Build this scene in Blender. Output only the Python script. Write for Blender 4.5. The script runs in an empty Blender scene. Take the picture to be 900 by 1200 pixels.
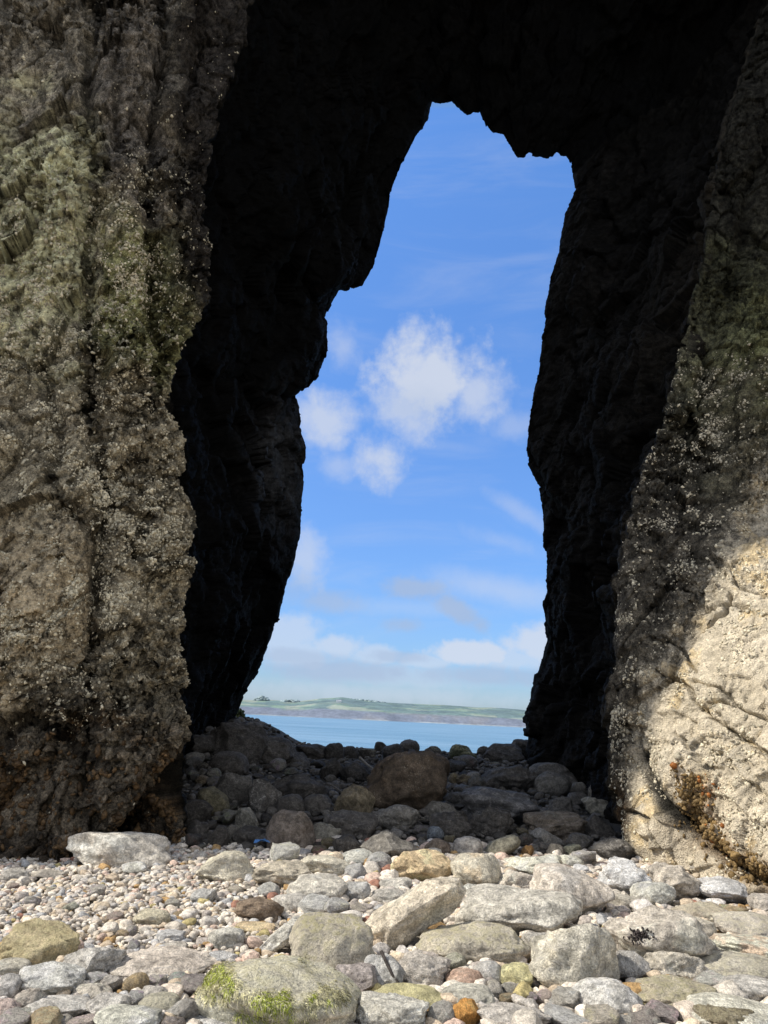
import bpy, bmesh, math, random
import numpy as np
from mathutils import Vector, Matrix

scene = bpy.context.scene
COL = bpy.data.collections.new("Scene"); scene.collection.children.link(COL)
R = math.radians
random.seed(7); rng = np.random.default_rng(11)

# ------------------------------------------------------------------ camera
F = 902.0
EYE = np.array([0.0, 0.0, 1.6])
PITCH = math.atan(243/F); ROLL = R(2.7)
r0 = np.array([1.0, 0, 0]); u0 = np.array([0, -math.sin(PITCH), math.cos(PITCH)])
FWD = np.array([0, math.cos(PITCH), math.sin(PITCH)])
RIGHT = math.cos(ROLL)*r0 + math.sin(ROLL)*u0
UP = -math.sin(ROLL)*r0 + math.cos(ROLL)*u0
cam = bpy.data.cameras.new("camera"); camo = bpy.data.objects.new("camera", cam); COL.objects.link(camo)
M = Matrix((RIGHT, UP, -FWD)).transposed().to_4x4(); M.translation = Vector(EYE)
camo.matrix_world = M
cam.sensor_fit = 'VERTICAL'; cam.angle = 2*math.atan(600/F); cam.clip_start = 0.05; cam.clip_end = 60000
scene.camera = camo

def ray(px, py):
    return RIGHT*((px-450)/F) + UP*((600-py)/F) + FWD
def at(px, py, Y):
    d = ray(px, py); return EYE + d*(Y/d[1])
def proj(V):
    d = V-EYE; z = d@FWD
    return 450+F*(d@RIGHT)/z, 600-F*(d@UP)/z

# ------------------------------------------------------------------ noise
def _h(ix, iy, iz, s):
    h = (ix.astype(np.int64)*374761393 + iy.astype(np.int64)*668265263 + iz.astype(np.int64)*2147483647 + s*974634777) & 0xFFFFFFFF
    h = ((h ^ (h >> 13))*1274126177) & 0xFFFFFFFF
    h = ((h ^ (h >> 16))*2246822519) & 0xFFFFFFFF
    return ((h ^ (h >> 15)) & 0xFFFFFF)/float(0xFFFFFF)
def vnoise(P, s=0):
    I = np.floor(P).astype(np.int64); f = P-I; f = f*f*f*(f*(f*6-15)+10)
    x, y, z = I[:, 0], I[:, 1], I[:, 2]; fx, fy, fz = f[:, 0], f[:, 1], f[:, 2]
    def c(a, b, d): return _h(x+a, y+b, z+d, s)
    a = c(0,0,0)*(1-fx)+c(1,0,0)*fx; b = c(0,1,0)*(1-fx)+c(1,1,0)*fx
    e = c(0,0,1)*(1-fx)+c(1,0,1)*fx; g = c(0,1,1)*(1-fx)+c(1,1,1)*fx
    return ((a*(1-fy)+b*fy)*(1-fz)+(e*(1-fy)+g*fy)*fz)*2-1
def fbm(P, o=4, s=0, gain=.5):
    t = np.zeros(len(P)); a = 1; n = 0
    for i in range(o):
        t += a*vnoise(P*(2.03**i)+17.3*i, s+i); n += a; a *= gain
    return t/n
def worley(P, s=0, facet=False):
    I = np.floor(P).astype(np.int64); best = np.full(len(P), 9.0); sec = np.full(len(P), 9.0)
    val = np.zeros(len(P))
    for a in (-1, 0, 1):
        for b in (-1, 0, 1):
            for c in (-1, 0, 1):
                x, y, z = I[:, 0]+a, I[:, 1]+b, I[:, 2]+c
                q = np.stack([x+_h(x,y,z,s), y+_h(x,y,z,s+1), z+_h(x,y,z,s+2)], 1)
                dv = P-q; d = np.sqrt((dv**2).sum(1))
                m = d < best
                sec = np.where(m, best, np.minimum(sec, d))
                if facet:
                    g = np.stack([_h(x,y,z,s+3), _h(x,y,z,s+4), _h(x,y,z,s+5)], 1)*2-1
                    val = np.where(m, (g*dv).sum(1)+.35*(_h(x,y,z,s+6)*2-1), val)
                best = np.where(m, d, best)
    return (val, sec-best) if facet else (best, sec-best)
def sstep(a, b, x):
    t = np.clip((x-a)/(b-a), 0, 1); return t*t*(3-2*t)

# ------------------------------------------------------------------ helpers
def lin(r, g, b):
    return tuple((v/255/12.92 if v/255 <= .04045 else ((v/255+.055)/1.055)**2.4) for v in (r, g, b))
def make_mesh(name, V, Fc, cols=None, smooth=True, extra=None):
    """Fc: (n,k) int array"""
    me = bpy.data.meshes.new(name); Fc = np.asarray(Fc, np.int32); n, k = Fc.shape
    me.vertices.add(len(V)); me.vertices.foreach_set('co', np.asarray(V, np.float32).ravel())
    me.loops.add(n*k); me.loops.foreach_set('vertex_index', Fc.ravel())
    me.polygons.add(n); me.polygons.foreach_set('loop_start', np.arange(0, n*k, k, dtype=np.int32))
    me.update(calc_edges=True)
    me.polygons.foreach_set('use_smooth', np.full(n, smooth))
    if cols is not None:
        at_ = me.attributes.new('Col', 'FLOAT_COLOR', 'POINT')
        c = np.ones((len(V), 4), np.float32); c[:, :cols.shape[1]] = cols
        at_.data.foreach_set('color', c.ravel())
    me.validate(); return me
def link(name, me, mat=None, parent=None, loc=None):
    o = bpy.data.objects.new(name, me); COL.objects.link(o)
    if mat: me.materials.append(mat) if not me.materials else None
    if parent: o.parent = parent
    if loc is not None: o.location = loc
    return o
def tag(o, label=None, cat=None, group=None, kind=None):
    if label: o['label'] = label
    if cat: o['category'] = cat
    if group: o['group'] = group
    if kind: o['kind'] = kind
    return o
def empty(name, loc):
    o = bpy.data.objects.new(name, None); COL.objects.link(o); o.location = loc; o.empty_display_size = .2; return o

# ------------------------------------------------------------------ node helper
class NT:
    def __init__(s, tree): s.t = tree; s.t.nodes.clear()
    def n(s, typ, **kw):
        nd = s.t.nodes.new(typ)
        for k, v in kw.items():
            if k == 'inp':
                for kk, vv in v.items():
                    if hasattr(vv, 'is_output'): s.t.links.new(vv, nd.inputs[kk])
                    else: nd.inputs[kk].default_value = vv
            else: setattr(nd, k, v)
        return nd
    def math(s, op, a, b=0.0, c=None, clamp=False):
        i = {0: a, 1: b}
        if c is not None: i[2] = c
        return s.n('ShaderNodeMath', operation=op, use_clamp=clamp, inp=i).outputs[0]
    def noise(s, vec, scale, detail=4, rough=.55, dist=0.0):
        return s.n('ShaderNodeTexNoise', inp={'Vector': vec, 'Scale': scale, 'Detail': detail, 'Roughness': rough, 'Distortion': dist}).outputs['Fac']
    def mix(s, f, a, b, blend='MIX'):
        nd = s.n('ShaderNodeMix', data_type='RGBA', blend_type=blend)
        for idx, v in ((0, f), (6, a), (7, b)):
            if hasattr(v, 'is_output'): s.t.links.new(v, nd.inputs[idx])
            else: nd.inputs[idx].default_value = v if idx == 0 else (tuple(v)+(1,))[:4]
        return nd.outputs[2]
    def rng(s, v, a, b, c=0.0, d=1.0, interp='SMOOTHSTEP'):
        return s.n('ShaderNodeMapRange', interpolation_type=interp, inp={0: v, 1: a, 2: b, 3: c, 4: d}).outputs[0]
    def out(s, bsdf): s.t.links.new(bsdf, s.n('ShaderNodeOutputMaterial').inputs[0])
def new_mat(name):
    m = bpy.data.materials.new(name); m.use_nodes = True; return m, NT(m.node_tree)

# ------------------------------------------------------------------ sun + sky
SUN = np.array([-0.71, -0.11, 0.69]); SUN /= np.linalg.norm(SUN)
sl = bpy.data.lights.new("sun", 'SUN'); sl.energy = 5.0; sl.angle = R(.53); sl.color = (1.0, .935, .83)
so = bpy.data.objects.new("sun", sl); COL.objects.link(so)
so.rotation_euler = Vector(SUN).to_track_quat('Z', 'Y').to_euler(); so.location = (-10, -5, 40)

w = bpy.data.worlds.new("World"); scene.world = w; w.use_nodes = True
T = NT(w.node_tree)
sky = T.n('ShaderNodeTexSky', sky_type='NISHITA', sun_disc=False, sun_elevation=math.asin(SUN[2]),
          sun_rotation=math.atan2(SUN[0], SUN[1]), air_density=1.0, dust_density=0.6, ozone_density=3.0)
tc = T.n('ShaderNodeTexCoord').outputs['Generated']
sep = T.n('ShaderNodeSeparateXYZ', inp={0: tc})
az = T.math('ARCTAN2', sep.outputs[0], sep.outputs[1]); el = T.math('ARCSINE', sep.outputs[2])
ae = T.n('ShaderNodeCombineXYZ', inp={0: az, 1: el, 2: 0.0}).outputs[0]
nz = T.n('ShaderNodeTexNoise', inp={'Vector': ae, 'Scale': 16.0, 'Detail': 7.0, 'Roughness': .58, 'Distortion': .3})
nz2 = T.noise(ae, 55.0, 5, .6)
nn = T.math('ADD', T.math('MULTIPLY', T.math('SUBTRACT', nz.outputs['Fac'], .5), 2.6),
            T.math('MULTIPLY', T.math('SUBTRACT', nz2, .5), 1.3))
def blob(cx, cy, rx, ry, st, soft=.9, ang=0, amp=1.0):
    d = ray(cx, cy); d = d/np.linalg.norm(d)
    a, e = math.atan2(d[0], d[1]), math.asin(d[2])
    mp = T.n('ShaderNodeMapping', vector_type='TEXTURE', inp={'Vector': ae, 'Location': (a, e, 0), 'Rotation': (0, 0, R(ang)), 'Scale': (rx*1.08/F, ry*1.08/F, 1)})
    L = T.n('ShaderNodeVectorMath', operation='LENGTH', inp={0: mp.outputs[0]}).outputs['Value']
    v = T.math('ADD', T.math('SUBTRACT', 1.0, L), T.math('MULTIPLY', nn, .5*amp))
    return T.rng(v, 0.0, soft, 0, st)
def union(L):
    o = L[0]
    for b in L[1:]: o = T.math('MAXIMUM', o, b)
    return o
white = union([blob(*b) for b in [
    (508,444,92,70,.88,.75), (552,462,58,52,.7,.9), (480,475,66,55,.7,.9), (446,538,44,44,.8,.9), (380,492,56,48,.75,.9), (396,548,30,26,.4,1),
    (402,408,34,36,.42,1), (604,500,46,24,.32,1), (358,655,36,46,.6,1), (335,742,60,30,.62,.6), (392,757,44,18,.7,.6), (440,768,40,15,.6,.6), (350,765,60,22,.6,.6), (545,766,62,17,.9,.5), (500,775,40,12,.6,.5), (470,792,170,26,.42,.9),
    (628,754,48,26,.85,.6), (600,772,60,16,.6,.6), (450,815,260,22,.45,1.0), (590,692,130,26,.42,1,-8,.5), (470,712,150,16,.22,1,0,.6), (612,602,64,15,.30,1,-32,.8), (590,635,70,16,.22,1,-14,.8), (520,522,80,12,.14,1,-5,.8)]])
grey = union([blob(*b) for b in [(487,690,46,17,.75,.7), (538,716,42,15,.75,.7,-28), (472,732,30,12,.6,.8), (386,706,62,18,.55,.9), (350,690,36,30,.4,1), (400,786,110,16,.65,.7), (570,792,110,14,.6,.7), (350,770,70,12,.5,.7), (470,770,50,9,.5,.7), (495,475,60,30,.28,1)]])
# unseen broken cloud away from the arch's opening, brightened to add fill light
far = T.math('MULTIPLY', T.rng(T.noise(tc, 2.2, 6, .6), .40, .60, 0, .9), T.rng(T.math('ABSOLUTE', az), .5, .8))
grad = T.n('ShaderNodeValToRGB', inp={0: T.rng(el, 0.0, .75, 0, 1, 'LINEAR')})
cr = grad.color_ramp; cr.elements[0].position = 0; cr.elements[0].color = (.47, .47, .58, 1)
for ps, cc in ((.12, (.60, .62, .70)), (.3, (.85, .86, .90)), (.5, (.95, 1.0, 1.05))):
    e_ = cr.elements.new(ps); e_.color = (*cc, 1)
cr.elements[1].position = 1; cr.elements[1].color = (.86, .97, 1.13, 1)
skyc = T.mix(1.0, sky.outputs[0], grad.outputs[0], 'MULTIPLY')
SKYTINT = T.mix(1.0, skyc, T.mix(T.rng(T.math('ABSOLUTE', az), .5, 1.3), (1.19, 1.52, 1.75), (1.25, 1.28, 1.28)), 'MULTIPLY')
wisp = T.math('MULTIPLY', T.rng(T.noise(T.n('ShaderNodeMapping', inp={'Vector': ae, 'Rotation': (0, 0, .18), 'Scale': (2.2, 11, 1)}).outputs[0], 1.6, 7, .6, .6), .46, .78), .17)
white = T.math('MAXIMUM', white, wisp)
c1 = T.mix(white, SKYTINT, T.mix(T.rng(el, .06, .22), (4.3, 4.8, 5.7), (4.4, 4.75, 5.45)))
c2 = T.mix(far, T.mix(grey, c1, (2.7, 3.4, 4.7)), (8.2, 8.0, 7.6))
bg = T.n('ShaderNodeBackground', inp={'Color': c2, 'Strength': .15})
T.t.links.new(bg.outputs[0], T.n('ShaderNodeOutputWorld').inputs[0])
scene.view_settings.view_transform = 'Standard'; scene.view_settings.look = 'None'; scene.view_settings.exposure = 0
scene.render.engine = 'CYCLES'

# ------------------------------------------------------------------ materials
def rock_material():
    m, N = new_mat("sea_cliff_rock")
    col = N.n('ShaderNodeAttribute', attribute_name='Col')
    geo = N.n('ShaderNodeNewGeometry').outputs['Position']
    n1 = N.noise(geo, 9, 6, .65); n2 = N.noise(geo, 45, 4, .7); n3 = N.noise(geo, 2.3, 5, .6)
    v = N.n('ShaderNodeTexVoronoi', feature='DISTANCE_TO_EDGE', inp={'Vector': geo, 'Scale': 34.0, 'Randomness': 1.0}).outputs['Distance']
    k = N.math('MULTIPLY', N.rng(n1, .3, .72, .45, 1.5), N.math('MULTIPLY', N.rng(n2, .32, .68, .45, 1.55), N.rng(n3, .3, .7, .7, 1.25)))
    bright0 = N.n('ShaderNodeSeparateXYZ', inp={0: col.outputs['Color']}).outputs[0]
    k = N.math('ADD', 1.0, N.math('MULTIPLY', N.math('SUBTRACT', k, 1.0), N.rng(bright0, .28, .5, 1, .45)))
    c = N.n('ShaderNodeVectorMath', operation='SCALE', inp={0: col.outputs['Color'], 'Scale': k}).outputs[0]
    # pale mineral veins
    vn = N.noise(N.n('ShaderNodeMapping', inp={'Vector': geo, 'Scale': (.5, .5, 2.4), 'Rotation': (.2, .35, 0)}).outputs[0], 1.1, 4, .6)
    vm = N.math('MULTIPLY', N.rng(N.math('ABSOLUTE', N.math('SUBTRACT', vn, .53)), 0.0, .0035, 1, 0), N.rng(n3, .5, .62))
    bright = N.n('ShaderNodeSeparateXYZ', inp={0: col.outputs['Color']}).outputs[0]
    c = N.mix(N.math('MULTIPLY', vm, N.rng(bright, .05, .12, 0, .4)), c, (.42, .37, .27))
    wet = col.outputs['Alpha']
    h = N.math('ADD', N.math('MULTIPLY', n1, .05), N.math('ADD', N.math('MULTIPLY', n2, .016), N.math('MULTIPLY', N.math('MINIMUM', v, .25), .03)))
    b = N.n('ShaderNodeBump', inp={'Height': h, 'Strength': 1.0, 'Distance': .9})
    p = N.n('ShaderNodeBsdfPrincipled', inp={'Base Color': c, 'Roughness': N.rng(wet, 0, 1, .38, .95, 'LINEAR'), 'Normal': b.outputs[0], 'Specular IOR Level': N.rng(bright0, .004, .06, .06, .25)})
    N.out(p.outputs[0]); return m
def stone_core(N, base, vec, rnd, vein, moss, col2, speck):
    n1 = N.noise(vec, 2.6, 6, .62, .6); n2 = N.noise(vec, 9, 6, .7); n3 = N.noise(vec, 38, 3, .7)
    k = N.math('MULTIPLY', N.rng(n1, .28, .74, .62, 1.28), N.math('MULTIPLY', N.rng(n2, .32, .68, .6, 1.3), N.rng(n3, .32, .68, .68, 1.28)))
    c = N.n('ShaderNodeVectorMath', operation='SCALE', inp={0: base, 'Scale': k}).outputs[0]
    c = N.mix(N.math('MULTIPLY', N.rng(N.noise(vec, 1.7, 5, .6), .5, .62), .75), c, N.n('ShaderNodeVectorMath', operation='SCALE', inp={0: col2, 'Scale': k}).outputs[0])
    # white veins
    vn = N.noise(N.n('ShaderNodeMapping', inp={'Vector': vec, 'Scale': (1, 1.2, 2.2), 'Rotation': (.5, .6, .2)}).outputs[0], 1.8, 3, .5, .8)
    l1 = N.rng(N.math('ABSOLUTE', N.math('SUBTRACT', vn, .5)), 0, .02, 1, 0)
    l2 = N.rng(N.math('ABSOLUTE', N.math('SUBTRACT', N.noise(vec, 3.1, 3, .5, 1.2), .47)), 0, .012, 1, 0)
    vm = N.math('MULTIPLY', N.math('MULTIPLY', N.math('MAXIMUM', l1, l2), N.rng(n2, .38, .6)), vein)
    c = N.mix(vm, c, (.62, .58, .52))
    # dark pits and pale barnacle specks
    vo = N.n('ShaderNodeTexVoronoi', inp={'Vector': vec, 'Scale': 24.0}).outputs['Distance']
    sm = N.math('MULTIPLY', N.math('MULTIPLY', N.rng(vo, .16, .28, 1, 0), N.rng(n1, .46, .6)), speck)
    c = N.mix(N.math('MULTIPLY', sm, .8), c, (.58, .54, .45))
    c = N.mix(N.math('MULTIPLY', N.rng(n2, .62, .72), .5), c, N.n('ShaderNodeVectorMath', operation='SCALE', inp={0: base, 'Scale': .45}).outputs[0])
    # weed film on the upper side
    nrm = N.n('ShaderNodeSeparateXYZ', inp={0: N.n('ShaderNodeNewGeometry').outputs['Normal']}).outputs[2]
    mm = N.math('MULTIPLY', N.math('MULTIPLY', N.rng(N.math('ADD', nrm, N.math('MULTIPLY', n1, 1.3)), .6, 1.5), N.rng(n2, .40, .60)), moss)
    c = N.mix(mm, c, (.36, .33, .19))
    h = N.math('ADD', N.math('MULTIPLY', n2, .05), N.math('ADD', N.math('MULTIPLY', n3, .014), N.math('ADD', N.math('MULTIPLY', sm, .012), N.math('MULTIPLY', vm, .006))))
    return c, h
def stone_material(name, rough):
    m, N = new_mat(name)
    oi = N.n('ShaderNodeObjectInfo'); tc = N.n('ShaderNodeTexCoord').outputs['Object']
    off = N.n('ShaderNodeVectorMath', operation='SCALE', inp={0: (37.1, 91.7, 53.3), 'Scale': oi.outputs['Random']}).outputs[0]
    sc = N.n('ShaderNodeAttribute', attribute_type='OBJECT', attribute_name='grain').outputs['Fac']
    vec = N.n('ShaderNodeVectorMath', operation='ADD', inp={0: N.n('ShaderNodeVectorMath', operation='SCALE', inp={0: tc, 'Scale': sc}).outputs[0], 1: off}).outputs[0]
    A = lambda k, o='Fac': N.n('ShaderNodeAttribute', attribute_type='OBJECT', attribute_name=k).outputs[o]
    c, h = stone_core(N, oi.outputs['Color'], vec, oi.outputs['Random'], A('vein'), A('moss'), A('patch', 'Vector'), A('speck'))
    b = N.n('ShaderNodeBump', inp={'Height': h, 'Strength': 1.0, 'Distance': .75})
    p = N.n('ShaderNodeBsdfPrincipled', inp={'Base Color': c, 'Roughness': rough, 'Normal': b.outputs[0], 'Specular IOR Level': .25})
    N.out(p.outputs[0]); return m
def col_material(name, rough, scale=20, lo=.7, hi=1.25, bump=.3, spec=.3, bd=.03):
    m, N = new_mat(name)
    col = N.n('ShaderNodeAttribute', attribute_name='Col')
    geo = N.n('ShaderNodeNewGeometry').outputs['Position']
    n1 = N.noise(geo, scale, 5, .65); n2 = N.noise(geo, scale*4, 3, .6)
    k = N.math('MULTIPLY', N.rng(n1, .3, .7, lo, hi), N.rng(n2, .3, .7, (1+lo)/2, (1+hi)/2))
    c = N.n('ShaderNodeVectorMath', operation='SCALE', inp={0: col.outputs['Color'], 'Scale': k}).outputs[0]
    b = N.n('ShaderNodeBump', inp={'Height': N.math('ADD', n1, N.math('MULTIPLY', n2, .4)), 'Strength': bump, 'Distance': bd})
    p = N.n('ShaderNodeBsdfPrincipled', inp={'Base Color': c, 'Roughness': rough, 'Normal': b.outputs[0], 'Specular IOR Level': spec})
    N.out(p.outputs[0]); return m
M_ROCK = rock_material()
M_STONE = stone_material("limestone_stone", .82)
M_PEB = col_material("pebble_shingle", .75, 28, .6, 1.28, .5)
M_BARN = col_material("barnacle_shell", .8, 60)
M_WEED = col_material("seaweed", .6, 30, .5, 1.4)
M_LEAF = col_material("leaf", .6, 15)
M_WOOD = col_material("driftwood", .8, 30, .5, 1.3)
M_PLASTIC = col_material("blue_plastic", .4, 30)
M_PAINT = col_material("white_render", .8, 1)

# ------------------------------------------------------------------ rock arch: one lofted shell
def seg(pts, n, world=False):
    P = np.array([p if world else at(*p) for p in pts], float)
    q = P if world else np.array([[p[0], p[1], p[2]*10] for p in pts], float)
    L = np.r_[0, np.cumsum(np.linalg.norm(np.diff(q, axis=0), axis=1))]; L /= L[-1]
    t = np.linspace(0, 1, n)
    return np.stack([np.interp(t, L, P[:, i]) for i in range(3)], 1)
NL, NR_, NRT = 980, 280, 940
def station(l, ro, r, world=False):
    a = seg(l, NL, world); b = seg([l[-1]]+ro+[r[0]], NR_+2, world)[1:-1]; c = seg(r, NRT, world)
    return np.vstack([a, b, c])
def dep(pts, f): return [(x, y, f(y)) for x, y in pts]
lerp = lambda a, b, t: a+(b-a)*t
yl = lambda y, a, b: lerp(a, b, min(max((1000-y)/1000, -.1), 1.3))      # depth changing with picture height
# rear opening
FL = [(255,930),(264,875),(274,848),(285,815),(303,785),(318,745),(330,705),(345,655),(352,625),(353,590),(357,545),(359,525),(352,505),(353,490),(345,459),(362,455),(373,440),(377,425),(383,415),(384,378),(380,372),(397,340),(425,335),(437,312),(446,285),(452,255),(460,220),(468,200),(483,168),(487,160),(501,140),(506,119)]
FR_ = [(513,121),(521,122),(531,120),(548,133),(563,130),(570,148),(578,155),(590,158),(598,170),(606,186),(612,187),(620,181),(635,182),(648,183),(652,179),(664,184)]
FRT = [(670,190),(675,222),(662,255),(655,295),(645,325),(640,360),(636,400),(630,440),(622,480),(617,530),(619,545),(632,570),(637,600),(640,650),(642,695),(638,705),(641,750),(632,785),(622,820),(618,860),(616,900),(614,940)]
fF = lambda y: yl(y, 19.3, 17.5)
# front lip
DL = [(210,1040),(217,985),(218,930),(217,880),(216,800),(214,720),(222,650),(224,625),(218,600),(212,560),(208,530),(203,470),(210,425),(238,360),(247,310),(240,270),(241,220),(256,150),(280,70),(302,0),(318,-60)]
DR_ = [(350,-150),(450,-250),(600,-290),(780,-250),(870,-150)]
DRT = [(900,-40),(895,20),(874,85),(854,150),(832,250),(820,328),(798,406),(780,490),(752,552),(731,640),(724,710),(716,800),(715,880),(724,950),(742,1005),(750,1040)]
fDL = lambda y: yl(y, 10.9, 11.6); fDR = lambda y: float(np.interp(y, [-40,300,600,900,1005,1040], [14.2,13.0,11.9,11.2,10.7,10.5]))
DL = [(x+2, y) for x, y in DL]; DRT = [(x-3, y) for x, y in DRT]
D = station(dep(DL, fDL), [(x, y, 12.2) for x, y in DR_], dep(DRT, fDR))
Fs = station(dep(FL, fF), dep(FR_, fF), dep(FRT, fF))
CL = [(112,1045),(112,900),(112,600),(118,300),(135,0),(150,-150)]
CR_ = [(200,-330),(450,-430),(600,-450),(850,-430),(930,-300)]
CRT = [(960,-150),(945,0),(905,150),(880,330),(872,400),(850,520),(825,620),(800,700),(785,780),(785,860),(795,940),(815,1020),(822,1060)]
Cs = station(dep(CL, lambda y: yl(y, 9.95, 10.8)), [(x, y, 11.8) for x, y in CR_],
             [(x, y, float(np.interp(y, [-150,0,330,520,620,700,780,860,940,1060], [13.9,13.6,12.9,12.1,11.55,11.1,10.75,10.4,10.05,9.6]))) for x, y in CRT])
BL = [(-90,1050),(-90,600),(-90,0),(-90,-200)]
BR_ = [(-50,-420),(450,-520),(600,-540),(950,-520),(1080,-400)]
BRT = [(1120,-200),(1100,0),(1040,340),(1010,600),(1000,800),(1000,1100)]
Bs = station(dep(BL, lambda y: yl(y, 9.75, 10.4)), [(x, y, 11.5) for x, y in BR_],
             [(x, y, float(np.interp(y, [-200,0,340,600,800,1100], [13.7,13.4,12.2,10.6,8.6,7.3]))) for x, y in BRT])
TOPZ = 36.0
As = station([(-15,8.2,-.6),(-15,7.85,6),(-15,7.85,TOPZ)], [(-5,9.5,TOPZ),(6,10.5,TOPZ)], [(16,11,TOPZ),(15,8,8),(13,5.5,-.6)], True)  # unseen left cliff, brought forward and made tall to cast the shade
Gs = station([(-13,21.5,-6),(-13,21.5,8),(-13,19,TOPZ)], [(-5,18.5,TOPZ),(6,18.5,TOPZ)], [(16,18.5,TOPZ),(14,21,8),(14,21.5,-6)], True)
# just behind the lip, and mid tunnel
cx, cy = proj(D)
nU = len(D)
side = np.r_[-np.ones(NL), np.zeros(NR_), np.ones(NRT)]
k = np.exp(-np.linspace(-2, 2, 41)**2); k /= k.sum()
side = np.convolve(np.pad(side, 20, mode='edge'), k, 'valid')
D2 = D.copy(); D2[:, 1] += 1.0; s_ = D2[:, 1]/D[:, 1]
D2[:, 0] = D[:, 0]*s_ + np.where(side < 0, side*.75, side*.25); D2[:, 2] = (D[:, 2]-1.6)*s_+1.6+(1-abs(side))*.8
E = D2*.45+Fs*.55; E[:, 0] += side*.35; E[:, 2] += (1-abs(side))*.6
stations = [(As, 0), (Bs, 26), (Cs, 185), (D, 165), (D2, 46), (E, 70), (Fs, 70), (Gs, 10), (As, 5)]
rows = []; vid = [0]
for (p, _), (q, n) in zip(stations[:-1], stations[1:]):
    t = np.linspace(0, 1, n+1)[(0 if not rows else 1):]
    for a in t: rows.append(p*(1-a)+q*a)
    vid.append(vid[-1]+n)
G = np.stack(rows, 1)                   # (nU, nV, 3)
nV = G.shape[1]; vA, vB, vC, vD, vD2, vE, vF, vG, vEnd = vid
def smooth_v(G, a, b, r):
    out = G.copy(); k = np.exp(-np.linspace(-2, 2, 2*r+1)**2); k /= k.sum()
    for i in range(3):
        Pd = np.pad(G[:, a:b+1, i], ((0, 0), (r, r)), mode='reflect', reflect_type='odd')
        acc = sum(k[j]*Pd[:, j:j+(b-a+1)] for j in range(2*r+1)); out[:, a:b+1, i] = acc
    return out
G = smooth_v(G, vA, vD, 36); G = smooth_v(G, vD, vF, 22); G = smooth_v(G, vC, vE, 20)
# soften the base curves along u a little away from the rear outline
def normals(G):
    du = np.gradient(G, axis=0); dv = np.gradient(G, axis=1); n = np.cross(dv, du)
    return n/np.maximum(np.linalg.norm(n, axis=2, keepdims=True), 1e-9)
N0 = normals(smooth_v(smooth_v(G, vB, vE, 30), vB, vE, 30))
# rock side is outward of the opening: front face must look to -Y
if N0[NL//2, (vB+vC)//2, 1] > 0: N0 = -N0
P = G.reshape(-1, 3); NN = N0.reshape(-1, 3)
vi = np.tile(np.arange(nV), nU); ui = np.repeat(np.arange(nU), nV)
qx, qy = proj(P); front = vi <= vD; left = ui < NL+NR_//2; tun = (vi > vD) & (vi <= vF)
wF = np.clip((vF-vi)/26.0, 0, 1)*(vi <= vF) + (vi > vF)*np.clip((vi-vF)/8.0, 0, 1)      # keep the rear outline
wD = .22+.78*np.clip(abs(vi-vD)/40.0, 0, 1)
dsp = np.zeros(len(P))
fmask = front & left
ps_ = sstep(-60, 30, (qy-600)*.62+(qx-905)*1.0)*(front & ~left)      # the sunlit lower face is smoother
up_ = sstep(380, 300, qy)*(front & ~left)
big = fbm(P*np.array([.45, .45, .3]), 3, 5)
dsp += big*.55*wF*wD*np.where(front & ~left, .4, 1)
colm = fbm(P*np.array([1.1, 1.1, .3])+fbm(P*.6, 2, 9)[:, None]*.9, 3, 21)
dsp += -np.abs(colm)*.22*wF*wD*np.where(fmask, 1.0, .5)
f1, e1 = worley(P@np.array([[.9, .1, .35], [0, 1, 0], [-.35, .1, .9]])*np.array([1.25, 1.25, .75])+fbm(P*.9, 3, 31)[:, None]*.5, 40, True)
dsp += f1*np.where(tun, .34, np.where(left, .30, .16)*(1-.35*ps_))*(.15+.85*wF)*wD
f2, e2 = worley(P@np.array([[.9, .1, .35], [0, 1, 0], [-.35, .1, .9]])*np.array([3.4, 3.4, 2.2])+fbm(P*3, 2, 33)[:, None]*.3, 50, True)
dsp += f2*np.where(tun, .10, np.where(left, .115, .07)*(1-.3*ps_))*(.5+.5*wF)
tt = ((qy-800)*.80-(qx-800)*.60)/38+fbm(P*1.3, 3, 151)*1.1; fr_ = tt-np.floor(tt)
dsp += (fr_*sstep(1, .90, fr_)-.4)*.075*ps_*sstep(-.3, .2, fbm(P*.9, 2, 153))
joint = sstep(.10, 0, e1)*.6+sstep(.07, 0, e2)*.45
# carved joints and swellings, located on the face
def pl_dist(pts):
    best = np.full(len(P), 1e9)
    for (a, b), (c, d) in zip(pts[:-1], pts[1:]):
        vx, vy = c-a, d-b; t = np.clip(((jx-a)*vx+(jy-b)*vy)/(vx*vx+vy*vy), 0, 1)
        best = np.minimum(best, np.hypot(jx-a-t*vx, jy-b-t*vy))
    return best
jit = fbm(P*2.2, 3, 90)*7; jx, jy = qx+jit, qy+fbm(P*2.2, 3, 95)*7
cav = np.zeros(len(P))
def groove(pts, wd, dp, mask, p=1.0):
    d = pl_dist(pts); g = np.exp(-(d/wd)**2*p)*mask; dsp.__isub__(g*dp); cav.__iadd__(g*min(1, dp*3))
def bump(x, y, rx, ry, a, mask):
    dsp.__iadd__(np.exp(-((jx-x)/rx)**2-((jy-y)/ry)**2)*a*mask)
fl = (front & left).astype(float); fr = (front & ~left).astype(float); tr = (tun & ~left).astype(float); tl = (tun & left).astype(float)
groove([(118,-40),(112,60),(104,130),(112,200),(100,300),(105,400),(108,470)], 9, .26, fl)
groove([(108,470),(118,560),(124,640),(116,740),(104,850),(92,1000)], 17, .17, fl)
groove([(106,800),(112,700),(128,610)], 5, .12, fl)
groove([(188,-40),(190,80),(178,150),(170,250),(178,330),(183,420),(180,500)], 8, .26, fl)
groove([(140,60),(132,190),(110,262)], 5, .16, fl)
groove([(0,322),(30,330),(60,300)], 5, .1, fl)
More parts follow.
